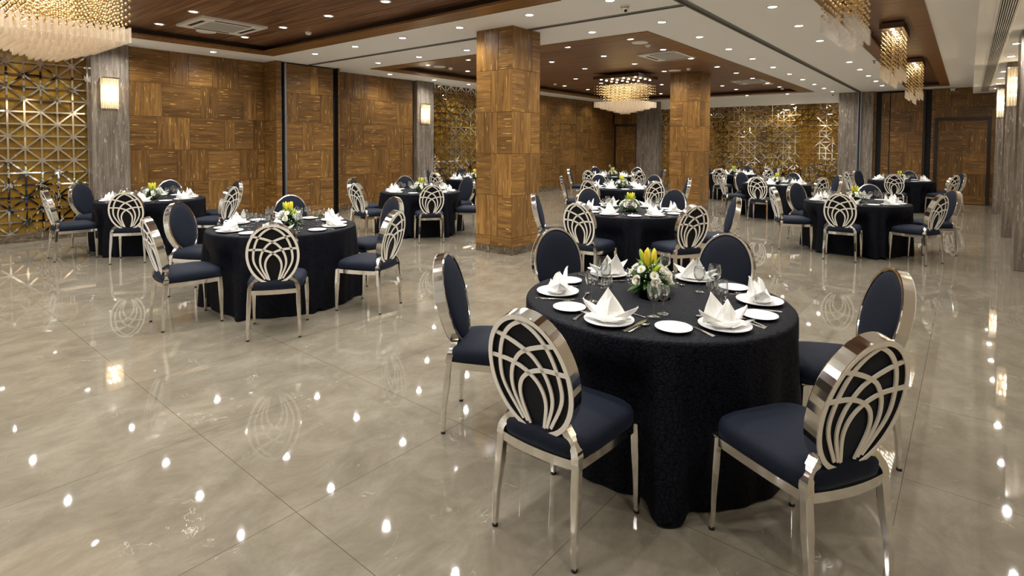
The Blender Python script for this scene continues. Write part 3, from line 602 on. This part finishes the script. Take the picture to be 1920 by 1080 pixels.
# ------------------------------------------------------------ furniture: chair
CHC = Vector((0, -.005, .705)); TILT = math.radians(14); CU = Vector((0, -math.sin(TILT), math.cos(TILT))); CN = Vector((0, math.cos(TILT), math.sin(TILT))); CX = Vector((1, 0, 0))
ORX, ORY = .203, .265
def ov(x, y, d): return CHC + CX * x + CU * y + CN * d
def chair_meshes():
    m = {}
    # oval band with the two curved necks down to the leg joints
    b = MB(); rings = []
    sec = [(.0, -.027), (.0, .027), (-.003, .031), (-.015, .031), (-.018, .027), (-.018, -.027), (-.015, -.031), (-.003, -.031)]
    for k in range(56):
        t = 2 * PI * k / 56; c, s = math.cos(t), math.sin(t); rings.append([ov((ORX + q) * c, (ORY + q) * s, d) for q, d in sec])
    b.loft(rings, closed=True)
    for s in (-1, 1):
        P = spline([(s * .185, .028, .395), (s * .182, .033, .425), (s * .165, .042, .455), (s * .142, .046, .478), (s * .118, .05, .503), (s * .108, .048, .53)], 4); rg = []
        for i, p in enumerate(P):
            tg = (P[min(i + 1, len(P) - 1)] - P[max(i - 1, 0)]); tg.y = 0; tg.normalize(); nn = Vector((tg.z, 0, -tg.x)); w = .017 - .002 * i / len(P)
            rg.append([p + nn * a + Vector((0, dd, 0)) for a, dd in ((w, -.018), (w, .018), (-w, .018), (-w, -.018))])
        b.loft(rg)
    m['back_frame'] = b.mesh('back_frame', M['chrome'], False)
    # lattice of three arcs each way
    b = MB(); A = [(-.17, -.86), (-.31, -.41), (-.23, -.12), (.02, .07), (.41, .18), (.945, .2)]; B = [(-.24, -.84), (-.48, -.35), (-.44, .02), (-.22, .31), (.03, .45), (.41, .57), (.76, .64)]
    C = [(-.34, -.82), (-.70, -.3), (-.73, .08), (-.58, .5), (-.31, .78), (.04, .93), (.28, .97)]
    for arc in (A, B, C):
        for s in (1, -1):
            P = spline([(s * x * .198, y * .259, 0) for x, y in arc], 5); rg = []
            for i, p in enumerate(P):
                tg = (P[min(i + 1, len(P) - 1)] - P[max(i - 1, 0)]).normalized(); nn = Vector((-tg.y, tg.x, 0)); w = .0062 + .0022 * min(1, i / 8)
                rg.append([ov(p.x + nn.x * a, p.y + nn.y * a, d) for a, d in ((w, -.028), (w, -.022), (-w, -.022), (-w, -.028))])
            b.loft(rg)
    m['back_lattice'] = b.mesh('back_lattice', M['steel'], False)
    # flat steel face ring on the rear
    b = MB(); n = 56
    R1 = [ov(ORX * .998 * math.cos(2 * PI * k / n), ORY * .998 * math.sin(2 * PI * k / n), -.0315) for k in range(n)]; R2 = [ov((ORX - .02) * math.cos(2 * PI * k / n), (ORY - .02) * math.sin(2 * PI * k / n), -.0315) for k in range(n)]
    R3 = [p + CN * .004 for p in R2]; vs = R1 + R2 + R3; fs = []
    for k in range(n): j = (k + 1) % n; fs += [(k, n + k, n + j, j), (n + k, 2 * n + k, 2 * n + j, n + j)]
    b.add(vs, fs); m['rear_rim'] = b.mesh('rear_rim', M['steel'], False)
    # rear panel and padded front
    def oval(d, bulge, sgn):
        b = MB(); n = 40; rows = []
        for i, q in enumerate((1, .97, .9, .78, .6, .35)):
            h = d + sgn * bulge * (1 - q ** 4) ** .6; rows.append([ov((ORX - .017) * q * math.cos(2 * PI * k / n), (ORY - .017) * q * math.sin(2 * PI * k / n), h) for k in range(n)])
        b.loft(rows, False); c = b.add([ov(0, 0, d + sgn * bulge)], []); o = 5 * n
        for k in range(n): b.f.append((o + k, o + (k + 1) % n, c))
        return b
    m['back_panel'] = oval(-.016, .002, -1).mesh('back_panel', M['backcloth']); m['backrest_pad'] = oval(.022, .024, 1).mesh('backrest_pad', M['navy'])
    # seat cushion: rounded trapezoid with a domed top
    b = MB(); n = 48; rows = []
    def outline(k, sc):
        t = 2 * PI * k / n; c, s = math.cos(t), math.sin(t); e = .42
        x = abs(c) ** e * (1 if c >= 0 else -1); y = abs(s) ** e * (1 if s >= 0 else -1); hw = .213 + .022 * (y + 1) / 2
        return x * hw * sc, .245 + y * .237 * sc
    for z, sc in ((.402, .95), (.41, .985), (.43, 1.0), (.452, .995), (.47, .965), (.483, .9), (.495, .75), (.502, .5), (.505, .2)):
        rows.append([(*outline(k, sc), z + (.008 * math.cos((outline(k, sc)[1] - .245) * 5) - .006)) for k in range(n)])
    b.loft(rows, True); m['seat_cushion'] = b.mesh('seat_cushion', M['navy'])
    b = MB(); z0, z1 = .368, .405
    for s in (-1, 1):
        rg = []
        for i in range(7):
            t = i / 6; x = s * (.186 + .026 * t); y = .03 + .42 * t; z = -.004 * math.sin(PI * t); rg.append([(x - .011, y, z0 + z), (x + .011, y, z0 + z), (x + .011, y, z1 + z), (x - .011, y, z1 + z)])
        b.loft(rg)
    for y, hw, bow in ((.03, .186, -.02), (.45, .212, .015)):
        rg = []
        for i in range(9):
            t = i / 4 - 1; yy = y + bow * (1 - t * t); rg.append([(t * hw, yy - .011, z0), (t * hw, yy + .011, z0), (t * hw, yy + .011, z1), (t * hw, yy - .011, z1)])
        b.loft(rg)
    m['seat_frame'] = b.mesh('seat_frame', M['chrome'], False)
    for nm, P in (('rear_l', [(-.198, -.002, .012), (-.195, .004, .15), (-.189, .018, .27), (-.185, .03, .405)]), ('rear_r', [(.198, -.002, .012), (.195, .004, .15), (.189, .018, .27), (.185, .03, .405)]),
                  ('front_l', [(-.221, .456, .012), (-.221, .455, .15), (-.219, .452, .27), (-.214, .447, .402)]), ('front_r', [(.221, .456, .012), (.221, .455, .15), (.219, .452, .27), (.214, .447, .402)])):
        b = MB(); hw = (.0105, .0135, .0175, .0165); b.loft([rrect(p[0], p[1], p[2], h, h, .004) for p, h in zip(P, hw)]); m[nm] = b.mesh('leg', M['chrome'], False)
        b = MB(); x, y, _ = P[0]; b.lathe([(.0125, 0), (.0125, .013)], 12, (x, y, 0), True); m[nm + 'c'] = b.mesh('foot_cap', M['rubber'])
    return m
CM = chair_meshes()
def make_chair():
    e = empty('dining_chair')
    for k in ('back_frame', 'rear_rim', 'back_lattice', 'back_panel', 'backrest_pad', 'seat_cushion', 'seat_frame'): put(k, CM[k], e)
    for k in ('rear_l', 'rear_r', 'front_l', 'front_r'): put('foot_cap', CM[k + 'c'], put('leg', CM[k], e))
    return e

TABLES = {1: (2.895, 1.338), 2: (2.922, 5.459), 3: (3.017, 9.554), 4: (6.737, 7.68), 5: (10.05, 9.45), 6: (6.53, 3.36), 7: (10.11, 5.38), 8: (13.68, 7.6), 9: (17.4, 5.55), 10: (13.674, 3.395), 11: (10.045, 1.328), 12: (17.337, 1.323)}
TN = {1: 'nearest table', 2: 'nearest left-hand table', 3: 'table beside left lattice', 4: 'table left of large pillar', 5: 'table behind large pillar', 6: 'second central table', 7: 'third central table',
      8: 'last central table', 9: 'table beside rear pillar', 10: 'table before far lattice', 11: 'nearest right-hand table', 12: 'table by far framed door'}
SEAT = {0: 'back right', 60: 'back left', 120: 'left', 180: 'front left', 240: 'front right', 300: 'right'}
LOOK = {0: 'navy front facing us', 60: 'navy front facing us', 120: 'turned side-on', 180: 'steel lattice back facing us', 240: 'steel lattice back facing us', 300: 'turned side-on'}
CHAIRS=[(1,0,4.065,1.337,178.4),(1,60,3.455,2.388,-117.8),(1,120,2.273,2.307,-60.0),(1,180,1.727,1.3,0.0),(1,240,2.251,0.284,59.8),(1,300,3.48,0.325,120.0),(2,0,4.226,5.358,174.8),(2,60,3.546,6.451,-121.6),(2,120,2.326,6.476,-58.9),(2,180,1.733,5.41,-5.0),(2,240,2.238,4.346,55.2),(2,300,3.39,4.305,112.0),(3,0,4.242,9.53,176.3),(3,60,3.61,10.564,-123.3),(3,120,2.402,10.574,-56.9),(3,180,1.819,9.559,-1.7),(3,240,2.412,8.546,57.4),(3,300,3.69,8.503,125.6),(4,0,7.918,7.668,179.2),(4,60,7.26,8.745,-114.1),(4,120,6.069,8.752,-58.2),(4,180,5.461,7.757,-2.6),(4,240,6.109,6.707,55.1),(4,300,7.322,6.667,120.8),(5,0,11.22,9.45,182.2),(5,60,10.627,10.471,-119.3),(5,120,9.451,10.476,-58.3),(5,180,8.822,9.505,-1.5),(5,240,9.465,8.437,57.4),(5,300,10.635,8.437,121.5),(6,0,7.727,3.298,177.6),(6,60,7.121,4.363,-121.7),(6,120,5.923,4.403,-62.6),(6,180,5.345,3.384,1.0),(6,240,5.95,2.334,60.4),(6,300,7.137,2.281,120.7),(7,0,11.32,5.296,178.3),(7,60,10.753,6.333,-124.6),(7,120,9.509,6.417,-57.4),(7,180,8.911,5.427,-2.9),(7,240,9.469,4.425,57.9),(7,300,10.713,4.323,119.4),(8,0,14.917,7.513,176.8),(8,60,14.323,8.553,-122.3),(8,120,13.09,8.621,-62.4),(8,180,12.492,7.629,-3.6),(8,240,13.105,6.567,59.2),(8,300,14.317,6.467,122.1),(9,0,18.586,5.497,177.1),(9,60,17.985,6.563,-119.2),(9,120,16.815,6.563,-61.2),(9,180,16.233,5.541,0.5),(9,240,16.845,4.425,63.1),(9,300,17.994,4.501,118.6),(10,0,14.885,3.31,173.4),(10,60,14.315,4.35,-123.4),(10,120,13.077,4.378,-56.3),(10,180,12.487,3.457,-1.9),(10,240,13.087,2.392,62.2),(10,300,14.274,2.29,120.7),(11,0,11.218,1.299,181.5),(11,60,10.642,2.289,-120.8),(11,120,9.462,2.334,-61.9),(11,180,8.915,1.367,2.0),(11,240,9.477,0.324,65.0),(11,300,10.634,0.202,119.8),(12,0,18.526,1.24,175.2),(12,60,17.923,2.326,-117.9),(12,120,16.747,2.374,-60.3),(12,180,16.164,1.359,-0.5),(12,240,16.753,0.282,59.0),(12,300,17.925,0.166,118.9)]
SKIP_CHAIR = set()
first = None
for t, a, x, y, h in CHAIRS:
    if (t, a) in SKIP_CHAIR: continue
    if first is None: first = c = make_chair()
    else: c = copy_tree(first)
    c.location = (x, y, 0); c.rotation_euler = (0, 0, math.radians(h - 90))
    tag(c, f'oval-back chair, {LOOK[a]}, {SEAT[a]} of {TN[t]}', 'chair', 'oval-back banquet chairs')
b = MB()
b.lathe([(.008, 0), (.001, .0005)], 12); st = b.mesh('round_sticker', M['yellow'])
for o in COL.objects:
    if o.get('category') == 'chair' and 'front right of nearest table' in o['label']:
        s = put('round_sticker', st, o); s.location = (.15, .027, .468); s.rotation_euler = (PI / 2, 0, 0); break

# ------------------------------------------------------------ tables under floor-length cloths
RT, ZTOP = .715, .75
def cloth_mesh(seed, seats):
    r_ = random.Random(seed); b = MB(); N = 216; rings = []
    for q in (.12, .35, .6, .8, .93): rings.append([(RT * q * math.cos(2 * PI * k / N), RT * q * math.sin(2 * PI * k / N), ZTOP) for k in range(N)])
    for dr, dz in ((-.012, 0), (-.004, -.002), (.002, -.008), (.005, -.018)): rings.append([((RT + dr) * math.cos(2 * PI * k / N), (RT + dr) * math.sin(2 * PI * k / N), ZTOP + dz) for k in range(N)])
    n1, p1, n2, p2, n3, p3 = r_.choice((23, 24, 25)), r_.uniform(0, 6), r_.choice((16, 18)), r_.uniform(0, 6), 6, r_.uniform(-.3, .3)
    gaps = [.6, .5, .05, 1.15, .7, .5] if seed == 6 else [r_.uniform(.35, 1.05) for _ in range(6)]
    def prof(th, t):
        dent, rin = 0, 9
        for c, rc in seats:
            dg = abs((math.degrees(th) - c + 180) % 360 - 180); q = 1 - min(1, max(0, (dg - 17.5) / 7.5)); q = q * q * (3 - 2 * q)
            if q > dent: dent, rin = q, rc - .515
        fold = .55 * math.sin(n1 * th + p1 + .5 * math.sin(3 * th + p2)) + .4 * math.sin(n2 * th + p2) + .22 * math.sin(31 * th + p1)
        fl = .08 * gaps[int(math.degrees(th) // 60) % 6] * t ** 1.1 * (1 - dent); am = .036 * t ** .65 * (1 - .75 * dent)
        tt = min(1, max(0, (t - .1) / .22)); sm = tt * tt * (3 - 2 * tt)
        free = RT + .006 + fl + am * fold
        pressed = min(free, max(.6, rin) + .006 * fold)
        return free + (pressed - free) * dent * sm, fold * (1 - dent)
    M_ = 18
    for i in range(1, M_ + 1):
        t = i / M_; row = []
        for k in range(N):
            th = 2 * PI * k / N; r, f = prof(th, t); z = (ZTOP - .02) * (1 - t) + .006 + (max(0, -f) * .05 * max(0, t - .85) / .15)
            row.append((r * math.cos(th), r * math.sin(th), z))
        rings.append(row)
    b.loft(rings, False); b.f.append(tuple(k for k in range(N))); 
    return b.mesh('tablecloth', M['cloth'])
SEATS = {t: [(math.degrees(math.atan2(y - TABLES[t][1], x - TABLES[t][0])), math.hypot(x - TABLES[t][0], y - TABLES[t][1])) for q, a, x, y, h in CHAIRS if q == t] for t in TABLES}
TLAB = {1: 'round table under a black crinkled floor-length cloth, nearest and largest in view', 2: 'round black-clothed table nearest on the left side', 3: 'round black-clothed table by the left lattice and sconce',
        4: 'round black-clothed table just left of the large pillar', 5: 'round black-clothed table half hidden behind the large pillar', 6: 'round black-clothed table second in the central row',
        7: 'round black-clothed table third in the central row', 8: 'round black-clothed table last in the central row', 9: 'round black-clothed table partly hidden by the rear pillar', 10: 'round black-clothed table in front of the far lattice',
        11: 'round black-clothed table nearest on the right side', 12: 'round black-clothed table near the framed far right door'}
TOPB = MB(); TOPB.lathe([(.001, ZTOP - .03), (RT - .012, ZTOP - .03), (RT - .012, ZTOP - .004), (.001, ZTOP - .004)], 48); TOPM = TOPB.mesh('tabletop', M['canopy'])
PEDB = MB(); PEDB.lathe([(.3, 0), (.3, .03), (.05, .06), (.04, .7), (.12, ZTOP - .03)], 20, cap=True); PEDM = PEDB.mesh('pedestal', M['rubber'])
for t, (x, y) in TABLES.items():
    e = tag(empty('round_table', (x, y, 0), 0), TLAB[t], 'table', 'round banquet tables'); put('tablecloth', cloth_mesh(5 + t, SEATS[t]), e); put('tabletop', TOPM, e); put('pedestal', PEDM, e)

# ------------------------------------------------------------ place settings
def lathe_me(name, prof, mat, n=28):
    b = MB(); b.lathe(prof, n); return b.mesh(name, mat)
PLATE = lathe_me('dinner_plate', [(.001, .004), (.07, .004), (.085, .008), (.118, .016), (.121, .0175), (.119, .013), (.088, .004), (.07, 0), (.001, 0)], M['china'], 36)
SIDE = lathe_me('side_plate', [(.001, .004), (.052, .004), (.062, .007), (.083, .013), (.0855, .0145), (.084, .011), (.064, .003), (.052, 0), (.001, 0)], M['china'], 32)
GL = lathe_me('wine_glass', [(.001, .001), (.034, .001), (.035, .003), (.02, .006), (.006, .012), (.0038, .02), (.0036, .07), (.006, .078), (.02, .086), (.031, .1), (.0355, .12), (.0355, .135), (.033, .155), (.0305, .168), (.0297, .168), (.032, .155), (.0343, .135), (.0343, .12), (.03, .102), (.019, .089), (.001, .082)], M['glass'], 22)
GS = lathe_me('wine_glass', [(.001, .001), (.031, .001), (.032, .003), (.018, .006), (.0055, .012), (.0035, .02), (.0034, .06), (.006, .067), (.018, .074), (.028, .086), (.032, .104), (.0318, .12), (.029, .138), (.027, .148), (.0262, .148), (.028, .138), (.0307, .12), (.031, .104), (.027, .088), (.017, .077), (.001, .07)], M['glass'], 22)
def flat_me(name, pts, th=.0025):
    """cutlery profile along +y from a list of (y, halfwidth, z)"""
    b = MB(); b.loft([[(-w, y, z), (w, y, z), (w * .8, y, z + th), (-w * .8, y, z + th)] for y, w, z in pts]); return b
HAND = [(-.1, .0085, .001), (-.09, .0095, .001), (-.06, .0065, .003), (-.02, .0038, .005), (.02, .0036, .005)]
b = flat_me('x', HAND + [(.035, .006, .004), (.048, .0115, .002), (.055, .012, .002)])
for x in (-.0098, -.0033, .0033, .0098): b.loft([[(x - w, y, z), (x + w, y, z), (x + w, y, z + .002), (x - w, y, z + .002)] for y, w, z in ((.053, .0018, .002), (.075, .0016, .002), (.1, .0009, .006))])
FORK = b.mesh('fork', M['cutlery'], False)
KNIFE = flat_me('x', [(-.11, .008, .001), (-.1, .0092, .001), (-.02, .0075, .001), (0, .007, .001), (.02, .0095, .001), (.07, .0105, .001), (.1, .007, .001), (.115, .001, .001)]).mesh('knife', M['cutlery'], False)
def spoon(s, name):
    b = flat_me('x', [(y * s, w * s, z) for y, w, z in HAND]); n = 14; rows = []
    for q, z in ((1, .006), (.85, .003), (.6, .001), (.25, .0003)): rows.append([(.0175 * s * q * math.cos(2 * PI * k / n), .048 * s + .03 * s * q * math.sin(2 * PI * k / n), z) for k in range(n)])
    b.loft(rows, True); return b.mesh(name, M['cutlery'])
SPOON = spoon(1.0, 'spoon'); DESS = spoon(.8, 'dessert_spoon')
def napkin_mesh(k):
    b = MB(); r_ = random.Random(k); j = lambda s=.006: r_.uniform(-s, s)
    def leaf(BL, BR, T, bulge, n=8, th=.0035):
        BL, BR, T, bulge = Vector(BL), Vector(BR), Vector(T), Vector(bulge); rg = []
        for i in range(n + 1):
            t = i / n; f = t ** .9; L = BL.lerp(T, f); R = BR.lerp(T, f); c = (L + R) / 2 + bulge * (1 - t) ** .7 * (.6 + .8 * t)
            L = L + (L - c) * .12 * math.sin(PI * t); R = R + (R - c) * .12 * math.sin(PI * t)
            q1, q2 = L.lerp(c, .55) , R.lerp(c, .55); d = bulge.normalized() * th if bulge.length else Vector((0, 0, th))
            q1 -= d * 1.2; q2 -= d * 1.2
            rg.append([L, q1, c, q2, R, R - d, q2 - d, c - d, q1 - d, L - d])
        b.loft(rg)
    leaf((-.09, .03, .012), (.07, .045, .012), (-.03 + j(), .05 + j(), .15 + j()), (0, -.03, .002))
    leaf((-.07, -.012, .012), (.078, .0, .012), (.016 + j(), .0 + j(), .13 + j()), (0, -.045, .006))
    leaf((-.005, -.06, .012), (-.035, .065, .012), (-.128 + j(), .0 + j(), .088 + j()), (-.012, -.012, -.03))
    leaf((.035, .065, .012), (.005, -.06, .012), (.128 + j(), .008 + j(), .085 + j()), (.012, -.012, -.03))
    leaf((.01, -.068, .012), (-.06, .0, .012), (-.118, -.045, .04 + j()), (-.006, -.012, .02))
    leaf((.06, .0, .012), (-.01, -.068, .012), (.118, -.05, .042 + j()), (.006, -.012, .02))
    # folded base roll
    rg = []
    for i in range(17):
        t = -.15 * PI + 1.3 * PI * i / 16; c = Vector((.064 * math.cos(t), .0 - .05 * math.sin(t), .022)); o = Vector((math.cos(t), -math.sin(t), 0))
        rg.append([c + o * .012 * math.cos(q) + Vector((0, 0, .014 * math.sin(q))) for q in [2 * PI * v / 8 for v in range(8)]])
    b.loft(rg)
    rg = []
    for z, q in ((.01, 1.), (.03, .9), (.06, .6), (.085, .25)): rg.append([(.06 * q * math.cos(2 * PI * v / 12), .045 * q * math.sin(2 * PI * v / 12) + .005, z) for v in range(12)])
    b.loft(rg)
    v = []
    for x, y, z in b.v:
        x *= 1.1; r = math.hypot(x, y); v.append((x, y, max(z * .97, .001 + max(0, r - .07) * .36)))
    b.v = v
    return b.mesh('folded_napkin', M['napkin'], False)
NAPS = [napkin_mesh(k) for k in range(4)]
CUT_TABLES = {1, 2, 3, 4, 6, 11}
SKIP_ITEM = set()
rs = random.Random(21)
ITEMS = [('dinner_plate', PLATE, .545, 0, 0, 'white dinner plate under a folded napkin', 'plate', 'dinner plates'), ('folded_napkin', None, .545, 0, 0, 'white linen napkin folded as a pointed star', 'napkin', 'folded napkins'),
         ('side_plate', SIDE, .49, -.26, 0, 'small white side plate', 'plate', 'side plates'),
         ('wine_glass', GL, .345, .15, 0, 'taller stemmed glass', 'glass', 'stemmed glasses'), ('wine_glass', GS, .265, .165, 0, 'smaller stemmed glass', 'glass', 'stemmed glasses'),
         ('fork', FORK, .53, -.145, 0, 'steel fork', 'fork', 'cutlery'), ('knife', KNIFE, .535, .14, 0, 'steel knife', 'knife', 'cutlery'), ('spoon', SPOON, .53, .17, 0, 'steel spoon', 'spoon', 'cutlery'), ('dessert_spoon', DESS, .375, .03, 80, 'steel dessert spoon', 'spoon', 'cutlery')]
for t, (tx, ty) in TABLES.items():
    for a in range(0, 360, 60):
        da = rs.uniform(-3, 3)
        for nm, me, r, tg, rot, words, cat, grp in ITEMS:
            if cat in ('fork', 'knife', 'spoon') and t not in CUT_TABLES: continue
            if (t, a, words) in SKIP_ITEM: continue
            th = math.radians(a + da); ro = Vector((math.cos(th), math.sin(th))); tn = Vector((-ro.y, ro.x))
            gx = .09 if (t == 1 and a == 0 and cat == 'glass') else 0; jt = .25 if cat == 'glass' else 1
            p = Vector((tx, ty)) + ro * (r + gx + jt * rs.uniform(-.012, .012)) + tn * (tg + jt * rs.uniform(-.012, .012))
            if nm == 'folded_napkin': p = last
            if nm == 'dinner_plate': last = p
            o = put(nm, me or NAPS[(a // 60 + t) % 4])
            o.location = (p.x, p.y, ZTOP + .0008 + (.0065 if nm == 'folded_napkin' else 0))
            o.rotation_euler = (0, 0, th + PI / 2 + math.radians(rot + rs.uniform(-7, 7)))    # +y of the piece points to the table centre
            tag(o, f'{words}, {SEAT[a]} place, {TN[t]}', cat, grp)

# ------------------------------------------------------------ flower centrepieces
def leafblade(b, base, tip, w, droop):
    base, tip = Vector(base), Vector(tip); d = tip - base; sd = d.cross(Vector((0, 0, 1))); sd = (sd.normalized() if sd.length > 1e-4 else Vector((1, 0, 0))) * w; n = 5; L, C, R = [], [], []
    for i in range(n + 1):
        t = i / n; p = base + d * t - Vector((0, 0, droop * t * t)); k = math.sin(PI * min(1, .12 + t * .88)) ** .7 if t < 1 else .02
        L.append(p + sd * k + Vector((0, 0, w * .25 * k))); C.append(p); R.append(p - sd * k + Vector((0, 0, w * .25 * k)))
    vs = L + C + R; m = n + 1; fs = []
    for i in range(n): fs += [(i, i + 1, m + i + 1, m + i), (m + i, m + i + 1, 2 * m + i + 1, 2 * m + i)]
    b.add(vs, fs)
def rose_mesh():
    b = MB(); n = 18
    for q, (r0, h, op, off) in enumerate([(.011, .026, .2, 0), (.017, .027, .5, .7), (.023, .024, .9, 1.6), (.029, .02, 1.5, 2.3)]):
        rows = []
        for i in range(5):
            t = i / 4; row = []
            for k in range(n):
                th = 2 * PI * k / n; wv = 1 + .09 * math.sin(3 * th + off * 2) * t; r = (.006 + (r0 - .006) * math.sin(t * PI * .55) + .006 * op * t * t) * wv; row.append((r * math.cos(th + off), r * math.sin(th + off), h * t * (1 + .12 * math.sin(3 * th + off)) - .004 * op * t ** 3))
            rows.append(row)
        b.loft(rows, False)
    b.ball((0, 0, .014), .009, 8, 6, (1, 1, 1.3)); return b.mesh('rose', M['rose'])
def daisy_mesh():
    b = MB()
    for q, (n, L, el) in enumerate(((15, .028, .25), (13, .024, .6), (9, .016, 1.0))):
        for k in range(n):
            a = 2 * PI * k / n + q * .3; d = Vector((math.cos(a) * math.cos(el), math.sin(a) * math.cos(el), math.sin(el))); s = Vector((-math.sin(a), math.cos(a), 0)); u = d.cross(s) * -.002
            b.add([d * .004 + s * .0015, d * L * .7 + s * .0038 + u, d * L, d * L * .7 - s * .0038 + u, d * .004 - s * .0015], [(0, 1, 2, 3, 4)])
    return b.mesh('chrysanthemum', M['daisy'], False)
def bud_mesh(mat):
    b = MB(); rows = []
    for t, r in ((0, .004), (.12, .009), (.4, .0125), (.7, .012), (.9, .008), (1, .002)):
        rows.append([((r * (1 + .14 * math.cos(3 * 2 * PI * k / 12))) * math.cos(2 * PI * k / 12), (r * (1 + .14 * math.cos(3 * 2 * PI * k / 12))) * math.sin(2 * PI * k / 12), .095 * t) for k in range(12)])
    b.loft(rows, True); b.lathe([(.0025, -.07), (.0025, .004)], 6, cap=True); return b.mesh('lily_bud', mat)
FL = dict(rose=rose_mesh(), daisy=daisy_mesh(), budg=bud_mesh(M['budg']), budy=bud_mesh(M['budy']))
CORE = MB(); CORE.ball((0, 0, .008), .007, 8, 5); CORE_ME = CORE.mesh('flower_centre', M['core'])
def foliage(seed, openlily):
    r_ = random.Random(seed); b = MB()
    for k in range(120):
        a = r_.uniform(0, 2 * PI); el = r_.uniform(-.2, 1.15); L = r_.uniform(.085, .15); base = (r_.uniform(-.03, .03), r_.uniform(-.03, .03), .045)
        leafblade(b, base, (math.cos(a) * math.cos(el) * L * 1.05, math.sin(a) * math.cos(el) * L * 1.05, .045 + math.sin(el) * L * .9), r_.uniform(.009, .017), .02)
    return b.mesh('foliage', M['leaf'])
def breath(seed):
    r_ = random.Random(seed); b = MB()
    for k in range(110):
        a = r_.uniform(0, 2 * PI); el = r_.uniform(.05, 1.3); L = r_.uniform(.105, .145); b.ball((math.cos(a) * math.cos(el) * L, math.sin(a) * math.cos(el) * L, .045 + math.sin(el) * L * .78), r_.uniform(.0025, .0048), 5, 3)
    return b.mesh('baby_breath', M['daisy'])
FOL = [foliage(s, 0) for s in (1, 2)]; BRE = [breath(s) for s in (3, 4)]
LIL = []
for s in (5, 6):
    b = MB(); r_ = random.Random(s)
    for k in range(12):
        a = 2 * PI * k / 12 + r_.uniform(-.2, .2); leafblade(b, (0, 0, .08), (math.cos(a) * r_.uniform(.05, .085), math.sin(a) * r_.uniform(.05, .085), r_.uniform(.15, .2)), .009, .015)
    LIL.append(b.mesh('lily_leaves', M['leaf2']))
BOWL = lathe_me('flower_bowl', [(.001, 0), (.055, 0), (.07, .012), (.075, .035), (.07, .035), (.06, .03), (.001, .03)], M['bowl'], 24)
FOFF = {1: (.12, .09)}
for t, (tx, ty) in TABLES.items():
    r_ = random.Random(60 + t); ox, oy = FOFF.get(t, (r_.uniform(-.02, .06), r_.uniform(-.02, .05)))
    e = tag(empty('flower_centrepiece', (tx + ox, ty + oy, ZTOP + .001), r_.uniform(0, 6)), 'low arrangement of yellow lily buds and white flowers on the ' + TN[t], 'flowers', 'table flowers'); e.scale = (1.12, 1.12, 1.12)
    put('flower_bowl', BOWL, e); tag(put('foliage', FOL[t % 2], e), kind='stuff'); tag(put('baby_breath', BRE[t % 2], e), kind='stuff'); tag(put('lily_leaves', LIL[t % 2], e), kind='stuff')
    for k in range(17):
        kind = 'rose' if k % 2 == 0 else 'daisy'; a = 2 * PI * k / 17 * 2.4; el = (.3, .6, .92)[k % 3] + r_.uniform(-.08, .08); L = .118
        o = put('rose' if kind == 'rose' else 'chrysanthemum', FL[kind], e); d = Vector((math.cos(a) * math.cos(el), math.sin(a) * math.cos(el), math.sin(el) * .8)); o.location = Vector((0, 0, .045)) + d * L * (1 if kind == 'daisy' else .85)
        o.rotation_euler = d.to_track_quat('Z', 'Y').to_euler()
        if kind == 'rose': o.scale = (.72, .72, .85)
        else: put('flower_centre', CORE_ME, o)
    for k in range(6):
        a = k * 1.1 + r_.uniform(-.2, .2); lean = (.08, .22, .2, .3, .16, .9)[k]; d = Vector((math.cos(a) * math.sin(lean), math.sin(a) * math.sin(lean), math.cos(lean)))
        o = put('lily_bud', FL['budy' if k % 2 == 0 else 'budg'], e); o.location = Vector((math.cos(a) * .022, math.sin(a) * .022, .125 if k < 5 else .09)); o.rotation_euler = d.to_track_quat('Z', 'Y').to_euler()
